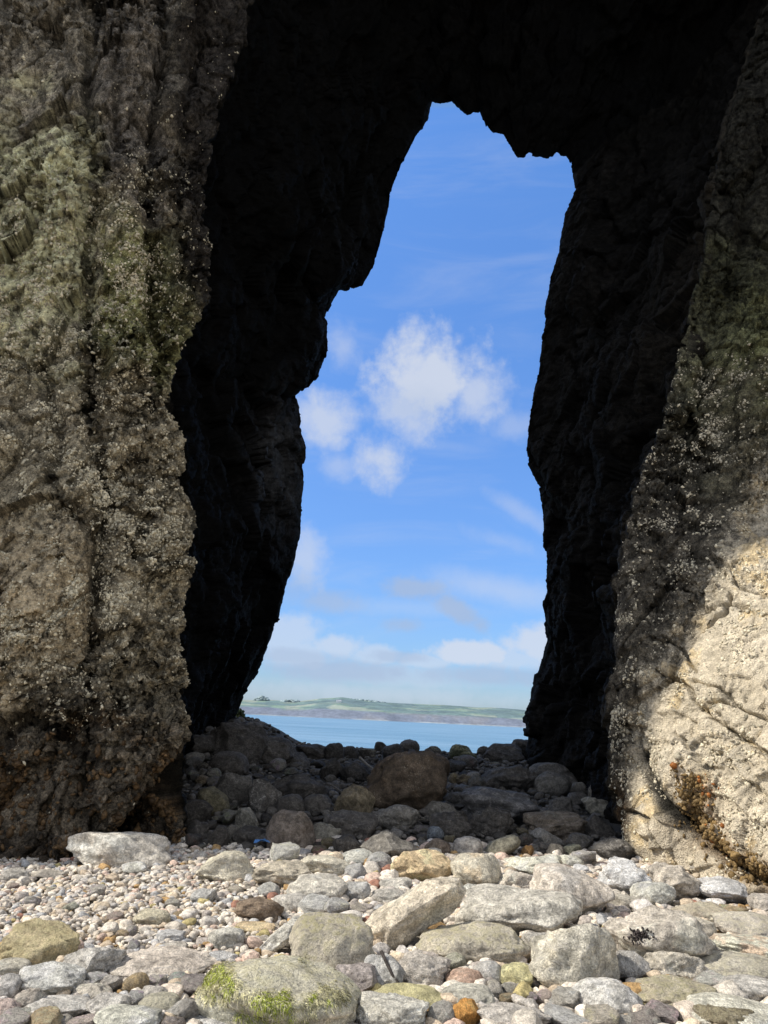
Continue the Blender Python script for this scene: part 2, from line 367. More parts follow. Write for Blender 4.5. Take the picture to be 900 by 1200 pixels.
groove([(45,430),(66,490),(60,560),(108,640),(112,700)], 8, .2, fl)
groove([(135,1000),(165,975),(190,945),(212,900)], 19, .85, fl)
bump(175, 880, 40, 30, .18, fl)
groove([(160,652),(190,664),(224,640)], 5, .2, fl)
groove([(0,860),(30,840),(60,850),(90,880)], 9, .2, fl)
groove([(10,20),(60,40),(90,90)], 5, .12, fl); groove([(40,160),(70,130),(108,140)], 5, .1, fl)
groove([(230,-40),(232,60),(214,150),(206,260),(212,340)], 6, .12, fl)
groove([(758,884),(766,918),(780,938),(800,958)], 6, .2, fr, 1.3); bump(770, 975, 30, 34, .2, fr)
groove([(800,958),(828,988),(860,1014),(915,1040)], 7, .3, fr)
groove([(770,786),(800,800),(850,850),(915,900)], 1.98, 0.150, fr); groove([(838,826),(856,824),(876,830)], 2.11, 0.150, fr)
groove([(826,744),(852,726),(862,704)], 2.11, 0.150, fr); groove([(800,690),(830,712),(880,720)], 1.74, 0.144, fr); groove([(775,750),(800,764),(816,790)], 1.74, 0.144, fr)
groove([(756,880),(748,850),(752,800)], 1.74, 0.096, fr); groove([(812,800),(850,812),(905,850)], 1.61, 0.112, fr); groove([(835,660),(870,690),(905,700)], 1.61, 0.128, fr); groove([(800,860),(830,900),(850,905)], 1.49, 0.080, fr)
groove([(740,950),(770,960),(790,1000)], 1.74, 0.144, fr)
groove([(905,150),(878,225),(868,315),(836,385),(824,443),(808,505)], 7, .14, fr); bump(885, 420, 40, 110, .25, fr)
groove([(800,400),(735,525),(708,625),(674,750),(650,880)], 9, .3, tr)
groove([(770,150),(755,260),(720,330)], 8, .15, tr); groove([(345,455),(325,500),(358,545)], 4, .12, tl); groove([(300,540),(330,520),(356,530)], 3, .1, tl); groove([(300,500),(328,560),(340,590)], 3, .1, tl)
for b in [(60,270,55,110,.3),(40,690,70,110,.32),(200,620,26,60,.10),(150,330,26,110,.2),(215,310,28,50,.22),(178,860,34,55,.2),(150,700,30,90,.15),(70,930,40,60,.22),(150,90,25,80,.2)]: bump(*b, fl)
bump(800, 905, 26, 34, .22, fr)
for b in [(885,420,30,70,.22),(850,620,40,60,.15),(840,900,60,70,.1),(745,760,18,90,.15)]: bump(*b, fr)

dsp += -joint*(1-.6*ps_)*np.where(front, .035, .02)*(.4+.6*wF)
# second stage: fine relief grows on the shape made so far
P = P + NN*dsp[:, None]
Gm = smooth_v(P.reshape(nU, nV, 3), vA, vG, 3)
N0 = normals(Gm)
if N0[NL//2, (vB+vC)//2, 1] > 0: N0 = -N0
NN = N0.reshape(-1, 3); dsp = np.zeros(len(P)); qx, qy = proj(P)
pale0 = sstep(-60, 30, (qy-600)*.62+(qx-905)*1.0)*(front & ~left)
med = fbm(P*3.2, 4, 60, .6); fine = fbm(P*13, 3, 70, .6)
rm = .22+.95*sstep(-.25, .30, fbm(P*np.array([.8, .8, .6]), 3, 57)); rm = rm*(1-.6*up_)*(.5+.5*np.clip(abs(vi-vD)/30.0, 0, 1)); rough = np.where(front, rm, .7)
dsp += med*.10*rough*(.3+.7*wF)*(1-.6*pale0)+fine*.036*rough*(1-.3*pale0)
w1, _ = worley(P*17+fine[:, None]*.4, 80)
w2, _ = worley(P*7.5+med[:, None]*.6, 84); w3, _ = worley(P*34+fine[:, None]*.5, 88)
dsp += (w1-.5)*np.where(front, .030, .010)*(1-.8*pale0)*rm+(w2-.5)*np.where(front, .05*rm, .02)*(1-.8*pale0)
f3, _ = worley(P*np.array([8.0, 8.0, 6.5])+fine[:, None]*.3, 55, True)
f4, _ = worley(P@np.array([[.8, .2, -.5], [0, 1, 0], [.5, .1, .8]])*np.array([15, 15, 11])+fine[:, None]*.3, 58, True)
rg1 = np.abs(fbm(P*np.array([3.2, 3.2, 2.4]), 4, 61)); rg2 = np.abs(fbm(P*9, 3, 65))
dsp += np.where(front, (f3*.075+f4*.05-rg1*.05-rg2*.05)*rm*(1-.75*pale0), f3*.012+rg1*.08)
P1 = P + NN*dsp[:, None]
G1 = P1.reshape(nU, nV, 3)
N1 = normals(G1)
if N1[NL//2, (vB+vC)//2, 1] > 0: N1 = -N1
# --- colour zones (albedo, with some light and shade painted in)
n_a = fbm(P*1.3, 4, 101); n_b = fbm(P*5, 4, 111, .6); n_c = fbm(P*.5, 3, 121)
zx, zy = qx+n_a*28, qy+n_a*70+n_b*25
def blend(C, c, m): return C*(1-m[:, None])+np.array(c)[None]*m[:, None]
C = np.tile(np.array([.118, .106, .083]), (len(P), 1))
# left pillar
mL = fl
C = blend(C, (.125, .117, .10), mL*sstep(190, 90, zy))
C = blend(C, (.086, .080, .073), mL*sstep(100, 125, zx)*sstep(200, 180, zx)*sstep(260, 170, zy))
C = blend(C, (.31, .315, .215), mL*sstep(125, 100, zx)*sstep(110, 190, zy)*sstep(480, 360, zy)*sstep(-.5, .3, n_b+.2))
C = blend(C, (.135, .142, .072), mL*sstep(112, 125, zx)*sstep(245, 215, zx)*sstep(220, 300, zy)*sstep(480, 400, zy)*.9)
C = blend(C, (.148, .134, .102), mL*sstep(430, 520, zy)*sstep(850, 780, zy))
C = blend(C, (.22, .19, .14), mL*sstep(130, 95, zx)*sstep(560, 610, zy)*sstep(820, 760, zy)*.85)
C = blend(C, (.058, .050, .039), mL*sstep(790, 880, zy+n_b*50))
C = blend(C, (.115, .072, .034), mL*sstep(840, 920, zy)*sstep(.15, .5, n_b+n_a*.6))
C = blend(C, (.16, .14, .115), mL*sstep(820, 880, zy)*sstep(.25, .45, fbm(P*2.2, 3, 131))*sstep(985, 930, zy))
C = blend(C, (.017, .0155, .0145), mL*sstep(165, 225, zx)*sstep(430, 300, zy))
C = blend(C, (.025, .02, .016), mL*sstep(965, 1000, qy+n_b*10)*.8)
# right pillar: shaded parts painted darker than the sunlit face
mR = fr
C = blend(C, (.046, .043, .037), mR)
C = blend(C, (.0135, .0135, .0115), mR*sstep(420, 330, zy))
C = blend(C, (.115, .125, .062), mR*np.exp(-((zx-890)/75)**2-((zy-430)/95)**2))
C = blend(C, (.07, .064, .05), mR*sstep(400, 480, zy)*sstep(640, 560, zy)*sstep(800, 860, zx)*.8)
pale = sstep(-70, 10, (qy-600)*.56+(qx-905)*1.0+n_a*26)  # pale rock cut off along the sun edge, so sunlight is in the colour
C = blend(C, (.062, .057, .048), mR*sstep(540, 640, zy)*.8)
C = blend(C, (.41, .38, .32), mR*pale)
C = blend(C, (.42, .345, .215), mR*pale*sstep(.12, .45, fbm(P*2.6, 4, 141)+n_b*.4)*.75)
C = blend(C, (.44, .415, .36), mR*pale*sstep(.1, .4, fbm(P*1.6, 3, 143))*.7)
C = blend(C, (.075, .069, .058), mR*sstep(752, 728, qx+n_a*12)*sstep(620, 720, qy))  # shaded strip beside the lip painted darker
C = blend(C, (.16, .085, .03), mR*np.exp(-(pl_dist([(822,930),(815,965),(850,1000),(905,1030)])/17)**2)*sstep(-.4, .3, n_b+.15))
C = blend(C, (.05, .033, .018), mR*sstep(742, 726, qx+n_b*8)*sstep(890, 940, qy))
slit_shade = np.maximum(np.exp(-(pl_dist([(758,884),(770,918)])/4.5)**4), np.exp(-(pl_dist([(770,918),(786,941),(806,962)])/12)**4))
C = blend(C, (.028, .028, .026), mR*slit_shade)  # shadow inside the slit painted into the colour
C = blend(C, (.022, .017, .013), mL*np.exp(-(pl_dist([(140,1000),(168,975),(192,945),(214,905)])/16)**2)*.85)  # shadow in the recess under the bulge, painted dark
# tunnel: its deep shade is painted in as near-black colour
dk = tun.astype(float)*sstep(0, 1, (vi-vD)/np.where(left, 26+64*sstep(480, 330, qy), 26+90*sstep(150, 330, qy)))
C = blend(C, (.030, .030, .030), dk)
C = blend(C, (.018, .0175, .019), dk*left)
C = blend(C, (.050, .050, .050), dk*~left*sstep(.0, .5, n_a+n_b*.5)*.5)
C = blend(C, (.42, .45, .52), dk*left*np.exp(-((qx-328)/34)**2-((qy-545)/70)**2)*.9)  # facets catching blue skylight, painted lighter
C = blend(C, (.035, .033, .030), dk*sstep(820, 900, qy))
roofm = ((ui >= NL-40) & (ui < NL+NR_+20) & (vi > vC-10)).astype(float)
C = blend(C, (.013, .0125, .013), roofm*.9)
C *= (1-.7*np.clip(cav, 0, 1))[:, None]  # carved grooves darkened, their shade put into the colour
C *= (1-.55*np.clip(joint, 0, 1)*(1-.5*pale0))[:, None]
C *= (1+(.35*n_b+.12*fine)*(1-.6*pale0))[:, None]
crev = sstep(.42, .1, w1)*.40+sstep(.45, .1, w2)*.35+sstep(.4, .1, w3)*.25+sstep(.16, .3, rg1)*.2+sstep(.10, .25, rg2)*.25
C *= (1-np.clip(crev, 0, .85)*front*(1-.65*pale0))[:, None]*(1+.35*front*(1-pale0))[:, None]  # small pits darkened like occlusion, shade put into the colour
C *= np.where(front, np.where(left, 2.0, 1.5), np.where(left, .10, .25))[:, None]*np.where(roofm > .5, .65, 1)[:, None]*(np.array([1.06, 1.0, .9])[None])  # tunnel and roof shade deepened in the colour
C = np.clip(C, .003, .8)
wet = np.where(tun, .6, 1.0)*np.where(mL*(qy > 850) > 0, .75, 1)
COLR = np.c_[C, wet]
arch = empty("rock_arch", (0, 14, 0))
tag(arch, "tall dark sea arch of barnacled rock opening onto blue sky and sea", "rock arch")
idx = np.arange(nU*nV).reshape(nU, nV)
def part(name, u0_, u1_, v0_, v1_, label=None):
    I = idx[u0_:u1_+1, v0_:v1_+1]; ids = I.ravel()
    nu, nv = I.shape; g = np.arange(nu*nv).reshape(nu, nv)
    Fc = np.stack([g[:-1, :-1], g[:-1, 1:], g[1:, 1:], g[1:, :-1]], -1).reshape(-1, 4)
    me = make_mesh(name, P1[ids]-np.array([0, 14, 0]), Fc, COLR[ids])
    o = link(name, me, M_ROCK, arch)
    if label: o['label'] = label
    return o
uA, uB = NL-1, NL+NR_
pil_l = part("pillar", 0, uA, vA, vD, "left rock pillar, lichen green above and brown with weed at its foot")
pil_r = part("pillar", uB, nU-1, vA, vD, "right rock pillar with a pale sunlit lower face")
part("roof", uA, uB, vA, vF, "rock roof of the arch, shaded to black")
part("inner_wall", 0, uA, vD, vF, "inner wall of the arch on the left, shaded to black")
part("inner_wall", uB, nU-1, vD, vF, "inner wall of the arch on the right, shaded to black")
part("rear_face", 0, nU-1, vF, vEnd)

# barnacles and weed growing on the pillars
def ico(sub):
    bm = bmesh.new(); bmesh.ops.create_icosphere(bm, subdivisions=sub, radius=1.0)
    V = np.array([v.co[:] for v in bm.verts]); Fa = np.array([[v.index for v in f.verts] for f in bm.faces]); bm.free(); return V, Fa
ICO = {s: ico(s) for s in (1, 2, 3, 4, 5)}
NNf = N1.reshape(-1, 3)
def frames(n):
    a = np.where(np.abs(n[:, :1]) > .8, [[0, 1, 0]], [[1, 0, 0]]); t = np.cross(n, a); t /= np.linalg.norm(t, axis=1, keepdims=True)
    return t, np.cross(n, t)
def scatter(ids, size, sub, flat, cols, name, parent, mat, label, lift=.2):
    V0, F0 = ICO[sub]; n = len(ids); p = P1[ids]; nr = NNf[ids]; t, b = frames(nr)
    J = 1+.8*(rng.random((n, len(V0)))-.5)
    a = rng.uniform(.7, 1.35, (n, 1)); L = V0[None]*J[..., None]
    W = p[:, None]+size[:, None, None]*(L[..., 0:1]*t[:, None]*a[..., None]+L[..., 1:2]*b[:, None]/a[..., None]+(L[..., 2:3]*flat+lift)*nr[:, None])
    Fc = (F0[None]+(np.arange(n)*len(V0))[:, None, None]).reshape(-1, 3)
    me = make_mesh(name, W.reshape(-1, 3)-np.array([0, 14, 0]), Fc, np.repeat(cols, len(V0), 0))
    o = link(name, me, mat, parent); o['kind'] = 'stuff'; o['label'] = label; return o
def pick(wt, n):
    wt = np.clip(wt, 0, None); wt = wt/wt.sum(); return rng.choice(len(wt), n, p=wt)
clus = np.clip(.12+n_b*2.2+n_a*1.5, .04, 3)**1.15*(.25+sstep(.3, .6, w1))
area = np.linalg.norm(np.cross(np.gradient(G, axis=0), np.gradient(G, axis=1)), axis=2).ravel()
inview = (qx > -20) & (qx < 920)
wl = fl*area*clus*inview*(sstep(150, 330, qy)*sstep(900, 700, qy)+.03)*np.where(qx > 190, .5+.5*sstep(350, 450, qy), 1)*(qy < 960)
ids = pick(wl, 32000)
cb = np.stack([rng.uniform(.25, .85, len(ids))]*3, 1)*np.array([1, .90, .66])
scatter(ids, rng.gamma(2.0, .0040, len(ids))+.0034, 1, .6, cb, "barnacles", arch, M_BARN, "pale barnacles crusting the left pillar")
wr = fr*area*clus*inview*sstep(380, 520, qy)*(1-.35*pale)*sstep(715, 800, qx+.25*(qy-500))
ids = pick(wr, 9000)
cb = np.stack([rng.uniform(.25, .80, len(ids))]*3, 1)*np.array([1, .90, .68])
scatter(ids, rng.gamma(2.0, .0040, len(ids))+.0034, 1, .6, cb, "barnacles", arch, M_BARN, "pale barnacles crusting the right pillar")
dW = pl_dist([(822,925),(812,962),(850,1000),(905,1030)])
ids = pick(fr*area*np.exp(-(dW/9)**2)*(.12+np.clip(n_b*1.5, 0, 1)), 3200)
cw = np.array([[.19, .125, .05]])*rng.uniform(.5, 1.5, (len(ids), 1)); red = (n_c[ids]+n_a[ids]*.6+rng.normal(0, .15, len(ids))) > .12; cw[red] = np.array([.34, .125, .03])*rng.uniform(.6, 1.2, (red.sum(), 1))
scatter(ids, rng.gamma(2, .0050, len(ids))+.004, 1, 1.3, cw, "seaweed", arch, M_WEED, "orange brown seaweed at the foot of the right pillar", .4)
ids = pick(fl*area*inview*sstep(850, 930, qy)*np.clip(n_b+n_a, .02, 1), 2600)
cw = np.array([[.10, .060, .026]])*rng.uniform(.4, 1.4, (len(ids), 1))
scatter(ids, rng.gamma(3, .007, len(ids))+.006, 1, .5, cw, "seaweed", arch, M_WEED, "brown seaweed at the foot of the left pillar", .2)

# ------------------------------------------------------------------ ground, sea, far land
def ground(x, Y):
    x = np.asarray(x, float); Y = np.asarray(Y, float)
    z = .09*np.clip(Y-10.3, 0, 9.9) - .42*np.clip(Y-20.6, 0, 14)
    z = z + .62*sstep(1.4, 3.3, -x)*sstep(13.5, 18.5, Y)*sstep(24, 21, Y)
    z = z - .052*np.clip(-x, 0, 8)*sstep(5.0, 8.5, Y)*sstep(13.5, 11.0, Y)
    return z
def hit(px, py):
    d = ray(px, py); Ys = np.linspace(2.5, 26, 2400); z = EYE[2]+d[2]/d[1]*Ys; x = d[0]/d[1]*Ys
    m = z <= ground(x, Ys); i = int(np.argmax(m)) if m.any() else len(Ys)-1
    if not m.any(): i = int(np.argmin(z-ground(x, Ys)))
    return np.array([x[i], Ys[i], z[i]])
xs = np.r_[-60, -30, -16, np.linspace(-9, 9, 240), 16, 30, 60]; ys = np.r_[-60, -20, -5, 0, np.linspace(2, 24, 300), 30, 36, 60]
X, Yg = np.meshgrid(xs, ys, indexing='ij'); V = np.stack([X.ravel(), Yg.ravel(), ground(X, Yg).ravel()], 1)
V[:, 2] += fbm(V*3, 3, 3)*.03*(abs(V[:, 0]) < 10) - .02
gi = np.arange(V.shape[0]).reshape(X.shape); Fc = np.stack([gi[:-1, :-1], gi[1:, :-1], gi[1:, 1:], gi[:-1, 1:]], -1).reshape(-1, 4)
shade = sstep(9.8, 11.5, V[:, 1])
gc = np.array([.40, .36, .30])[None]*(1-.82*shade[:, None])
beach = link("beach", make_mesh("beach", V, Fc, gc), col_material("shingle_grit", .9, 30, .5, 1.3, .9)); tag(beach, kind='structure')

m, N = new_mat("sea_water"); geo = N.n('ShaderNodeNewGeometry').outputs['Position']
mp = N.n('ShaderNodeMapping', inp={'Vector': geo, 'Scale': (.35, 1.0, 1)}).outputs[0]
h = N.math('ADD', N.noise(mp, .9, 5, .65), N.math('MULTIPLY', N.noise(mp, .12, 3, .6), 2.5))
b = N.n('ShaderNodeBump', inp={'Height': h, 'Strength': .7, 'Distance': .5})
swell = N.rng(N.noise(N.n('ShaderNodeMapping', inp={'Vector': geo, 'Scale': (.012, .05, 1)}).outputs[0], 1.0, 6, .7), .35, .65)
cw_ = N.mix(swell, (.09, .205, .29), (.20, .32, .41))  # lighter streaks on the swell stand for glints, painted in
p = N.n('ShaderNodeBsdfPrincipled', inp={'Base Color': cw_, 'Roughness': .28, 'Normal': b.outputs[0], 'IOR': 1.33, 'Specular IOR Level': .35}); N.out(p.outputs[0])
V = np.array([[-30000, 22, -2.6], [30000, 22, -2.6], [30000, 40000, -2.6], [-30000, 40000, -2.6]])
sea = link("sea", make_mesh("sea", V, [[0, 1, 2, 3]], smooth=False), m); tag(sea, kind='structure')

LY = 3000.0
def skyz(px, py): return at(px, py, LY)[2]
sk = [(-600,800),(0,815),(230,817),(285,820),(315,820),(345,822),(375,819),(400,818),(430,822),(470,824),(520,826),(560,829),(600,831),(640,834),(900,848),(1500,890)]
skx = [at(a, b_, LY)[0] for a, b_ in sk]; skh = [skyz(a, b_) for a, b_ in sk]
xs = np.linspace(-3600, 3600, 900); ts = np.r_[0, .012, .03, .12, .2, np.linspace(.24, 1, 26), 1.35, 1.9]
X, Tt = np.meshgrid(xs, ts, indexing='ij')
H = np.interp(X, skx, skh)
pn = np.stack([X.ravel()/160, Tt.ravel()*4, np.zeros(X.size)], 1)
prof = np.interp(Tt, [0, .012, .03, .12, .2, .5, 1, 1.35, 1.9], [0, .03, .06, .30, .40, .66, 1.0, .8, 0])
Z = -2.6+(H+2.6)*prof*(1+.06*fbm(pn, 3, 4).reshape(X.shape)*(Tt > .03))
Yl = LY-350*(1-Tt)+60*fbm(np.stack([X.ravel()/300, np.zeros(X.size), np.zeros(X.size)], 1), 3, 8).reshape(X.shape)
V = np.stack([X.ravel(), Yl.ravel(), Z.ravel()], 1); t = Tt.ravel()
fld, fe = worley(np.stack([X.ravel()/130, t*4.5, np.zeros(X.size)], 1), 12, True)
n1 = fbm(np.stack([X.ravel()/90, t*5, np.zeros(X.size)], 1), 4, 15)
def bl(C, c, m): return C*(1-m[:, None])+np.array(c)[None]*m[:, None]
Cl = np.tile(np.array([.155, .235, .215]), (len(V), 1))
Cl = bl(Cl, (.23, .33, .235), (fld > .12).astype(float)); Cl = bl(Cl, (.33, .37, .29), (fld > .32).astype(float)); Cl = bl(Cl, (.12, .18, .19), (fld < -.3).astype(float))
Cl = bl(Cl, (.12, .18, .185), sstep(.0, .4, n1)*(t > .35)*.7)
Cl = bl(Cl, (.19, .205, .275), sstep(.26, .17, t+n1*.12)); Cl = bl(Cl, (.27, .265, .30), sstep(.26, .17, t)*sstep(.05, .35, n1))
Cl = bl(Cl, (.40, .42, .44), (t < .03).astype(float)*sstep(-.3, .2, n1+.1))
Cl = (Cl*.68+np.array([.20, .27, .33])*.32)*.86  # distance haze mixed into the land's colour
gi = np.arange(X.size).reshape(X.shape); Fc = np.stack([gi[:-1, :-1], gi[1:, :-1], gi[1:, 1:], gi[:-1, 1:]], -1).reshape(-1, 4)
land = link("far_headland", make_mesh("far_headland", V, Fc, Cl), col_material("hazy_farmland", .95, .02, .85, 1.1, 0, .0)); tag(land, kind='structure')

def boxes(name, bxs):
    V = []; Fc = []
    for x0, x1, y0, y1, z0, z1 in bxs:
        o = len(V); V += [(x0,y0,z0),(x1,y0,z0),(x1,y1,z0),(x0,y1,z0),(x0,y0,z1),(x1,y0,z1),(x1,y1,z1),(x0,y1,z1)]
        Fc += [[o+i for i in f] for f in ((0,3,2,1),(4,5,6,7),(0,1,5,4),(1,2,6,5),(2,3,7,6),(3,0,4,7))]
    return np.array(V, float), np.array(Fc)
# small white farmhouse on the far hillside
fx = at(397, 823, LY-110); farm = empty("farmhouse", fx); tag(farm, "tiny white farmhouse on the hazy far hillside", "house")
V, Fc = boxes("w", [(-9, 9, -4, 4, -4, 5)]); link("wall", make_mesh("wall", V, Fc, np.tile([[.72, .74, .76]], (len(V), 1)), False), M_PAINT, farm)
V = np.array([(-9.5,-4.6,5.003),(9.5,-4.6,5.003),(9.5,4.6,5.003),(-9.5,4.6,5.003),(-9.5,0,8.5),(9.5,0,8.5)], float)
link("roof", make_mesh("roof", V, [[0,1,5],[0,5,4],[2,3,4],[2,4,5],[0,4,3],[1,2,5]], np.tile([[.30, .33, .38]], (6, 1)), False), M_PAINT, farm)
# wood on the far skyline
def cloud_of_blobs(n, fn, sub=1, jit=.5):
    V0, F0 = ICO[sub]; Vs, Fs_, Cs_ = [], [], []
    for i in range(n):
        c, s, col = fn(i); Vs.append(V0*np.array(s)*(1+jit*(rng.random((len(V0), 1))-.5))+c); Fs_.append(F0+i*len(V0)); Cs_.append(np.tile(col, (len(V0), 1)))
    return np.vstack(Vs), np.vstack(Fs_), np.vstack(Cs_)
def wood(px0, px1, n, hmax, pyf, label):
    def fn(i):
        px = rng.uniform(px0, px1); e = 1-abs((px-px0)/(px1-px0)*2-1)**2
        p = at(px, pyf(px), LY-5); s = rng.uniform(5, 9)
        return p+np.array([0, rng.uniform(-15, 15), rng.uniform(-4, hmax*e)]), (s*1.3, s, s*.8), np.array([.23, .30, .32])*rng.uniform(.8, 1.2)
    V, Fc, Cc = cloud_of_blobs(n, fn)
    o = link("woodland", make_mesh("woodland", V, Fc, Cc), M_LEAF); tag(o, label, "wood", kind='stuff')
wood(299, 314, 60, 9, lambda x: 820, "dark clump of trees on the far skyline at the left end of the headland")
wood(330, 350, 50, 3, lambda x: 822, "low hedge of trees along the far skyline beside the dark clump")
wood(408, 450, 80, 2, lambda x: 820+(x-408)*.09, "line of trees along the far skyline above the white farmhouse")

# ------------------------------------------------------------------ stones
def stone_shape(seed, kind, sub, asp=(1, 1, 1), tilt=0.0):
    r = np.random.default_rng(seed); V0, F0 = ICO[sub]
    kk = {'round': 2.25, 'block': 3.6, 'ang': 2.6, 'slab': 3.0, 'rough': 2.4}[kind]
    p = V0/((np.abs(V0)**kk).sum(1, keepdims=True)**(1/kk))
    q = r.normal(size=3); q /= np.linalg.norm(q); Rm = np.array(Matrix.Rotation(r.uniform(-.5, .5), 3, Vector(q)))
    p = p@Rm.T
    ncut = {'round': 10, 'block': 12, 'ang': 16, 'slab': 12, 'rough': 13}[kind]; lo = {'round': .70, 'block': .68, 'ang': .50, 'slab': .62, 'rough': .6}[kind]
    off = r.uniform(0, 90, 3)
    for _ in range(ncut):
        n = r.normal(size=3); n /= np.linalg.norm(n); d = r.uniform(lo, .95)*(1+.05*fbm(p*2+off, 2, seed % 97)); t = p@n-d
        p = p-np.clip(t, 0, None)[:, None]*n*(.9 if kind != 'round' else .6)
    a = {'round': .18, 'block': .17, 'ang': .17, 'slab': .18, 'rough': .30}[kind]
    L = np.linalg.norm(p, axis=1, keepdims=True); nr = p/L
    p = p+nr*(fbm(p*1.3+off, 3, seed % 91)*a+fbm(p*4.5+off, 3, seed % 83)*a*.33+fbm(p*13+off, 2, seed % 71)*a*.10)[:, None]
    if kind in ('ang', 'rough'):
        f, e = worley(p*2.4+off, seed % 61, True); p = p+nr*(f*.05)[:, None]
    p = p*np.array(asp)
    if tilt:
        c, s = math.cos(tilt), math.sin(tilt); p = np.stack([p[:, 0]*c-p[:, 2]*s, p[:, 1], p[:, 0]*s+p[:, 2]*c], 1)
    mn, mx = p.min(0), p.max(0); p = (p-(mn+mx)/2)/(mx-mn)
    p[:, 2] += .5
    return p, F0
footprints = []; boxes_px = []
def props(o, col, col2, vein, moss, speck, grain):
    bst = 1.75 if max(col) > .2 else 1.5; wm = (1.03, .985, .915); col = [min(.75, v*bst*q) for v, q in zip(col, wm)]; col2 = [min(.80, v*bst*q) for v, q in zip(col2, wm)]
    if bst > 1.6:
        gm = .42 if col[0] < 1.9*col[2] else 0.0; g0 = (.66, .635, .585); lum = (sum(col)/3)/.6
        col = [v*(1-gm)+g*gm*min(1, .35+.65*lum) for v, g in zip(col, g0)]; col2 = [v*(1-gm)+g*gm for v, g in zip(col2, g0)]
    o.color = (*col, 1); o['patch'] = list(col2); o['vein'] = float(vein); o['moss'] = float(moss); o['speck'] = float(speck); o['grain'] = float(grain)
stone_count = [0]
def place_stone(box, kind, col, label=None, name=None, col2=None, vein=.4, moss=0, speck=.3, asp=(1, 1, 1), tilt=0, depth=.85, sink=.22, seed=None, group=None, front=None):
    x0, y0, x1, y1 = box; stone_count[0] += 1; seed = seed or 1000+stone_count[0]*7
    cxp = (x0+x1)/2; b = hit(cxp, y1 if front is None else front); Yb = b[1]
    wd = (x1-x0)/F*(Yb*1.03)/math.cos(PITCH)*.985; dp = max(wd*depth, .05)
    Yc = Yb+dp*.42; top = at(cxp, y0, Yc+dp*.08); cen = at(cxp, (y0+y1)/2, Yc)
    hv = max(top[2]-b[2], .03); h = hv*(1+sink); zb = top[2]-h
    px_w = x1-x0; sub = 5 if px_w > 45 else (4 if px_w > 14 else 3)
    V, Fa = stone_shape(seed, kind, sub, asp, tilt); V = V*np.array([wd, dp, h])
    nm = name or ('boulder' if wd > .42 else 'beach_stone')
    o = link(nm, make_mesh(nm, V, Fa), M_STONE, loc=(cen[0], Yc, zb))
    c2 = col2 if col2 is not None else tuple(min(.7, v*1.3) for v in col)
    props(o, col, c2, vein, moss, speck, 1.6/max(wd, .12)**.7)
    if label: tag(o, label, 'boulder' if nm == 'boulder' else 'stone', group)
    footprints.append((cen[0], Yc, wd*.5, dp*.5)); boxes_px.append(box)
    return o
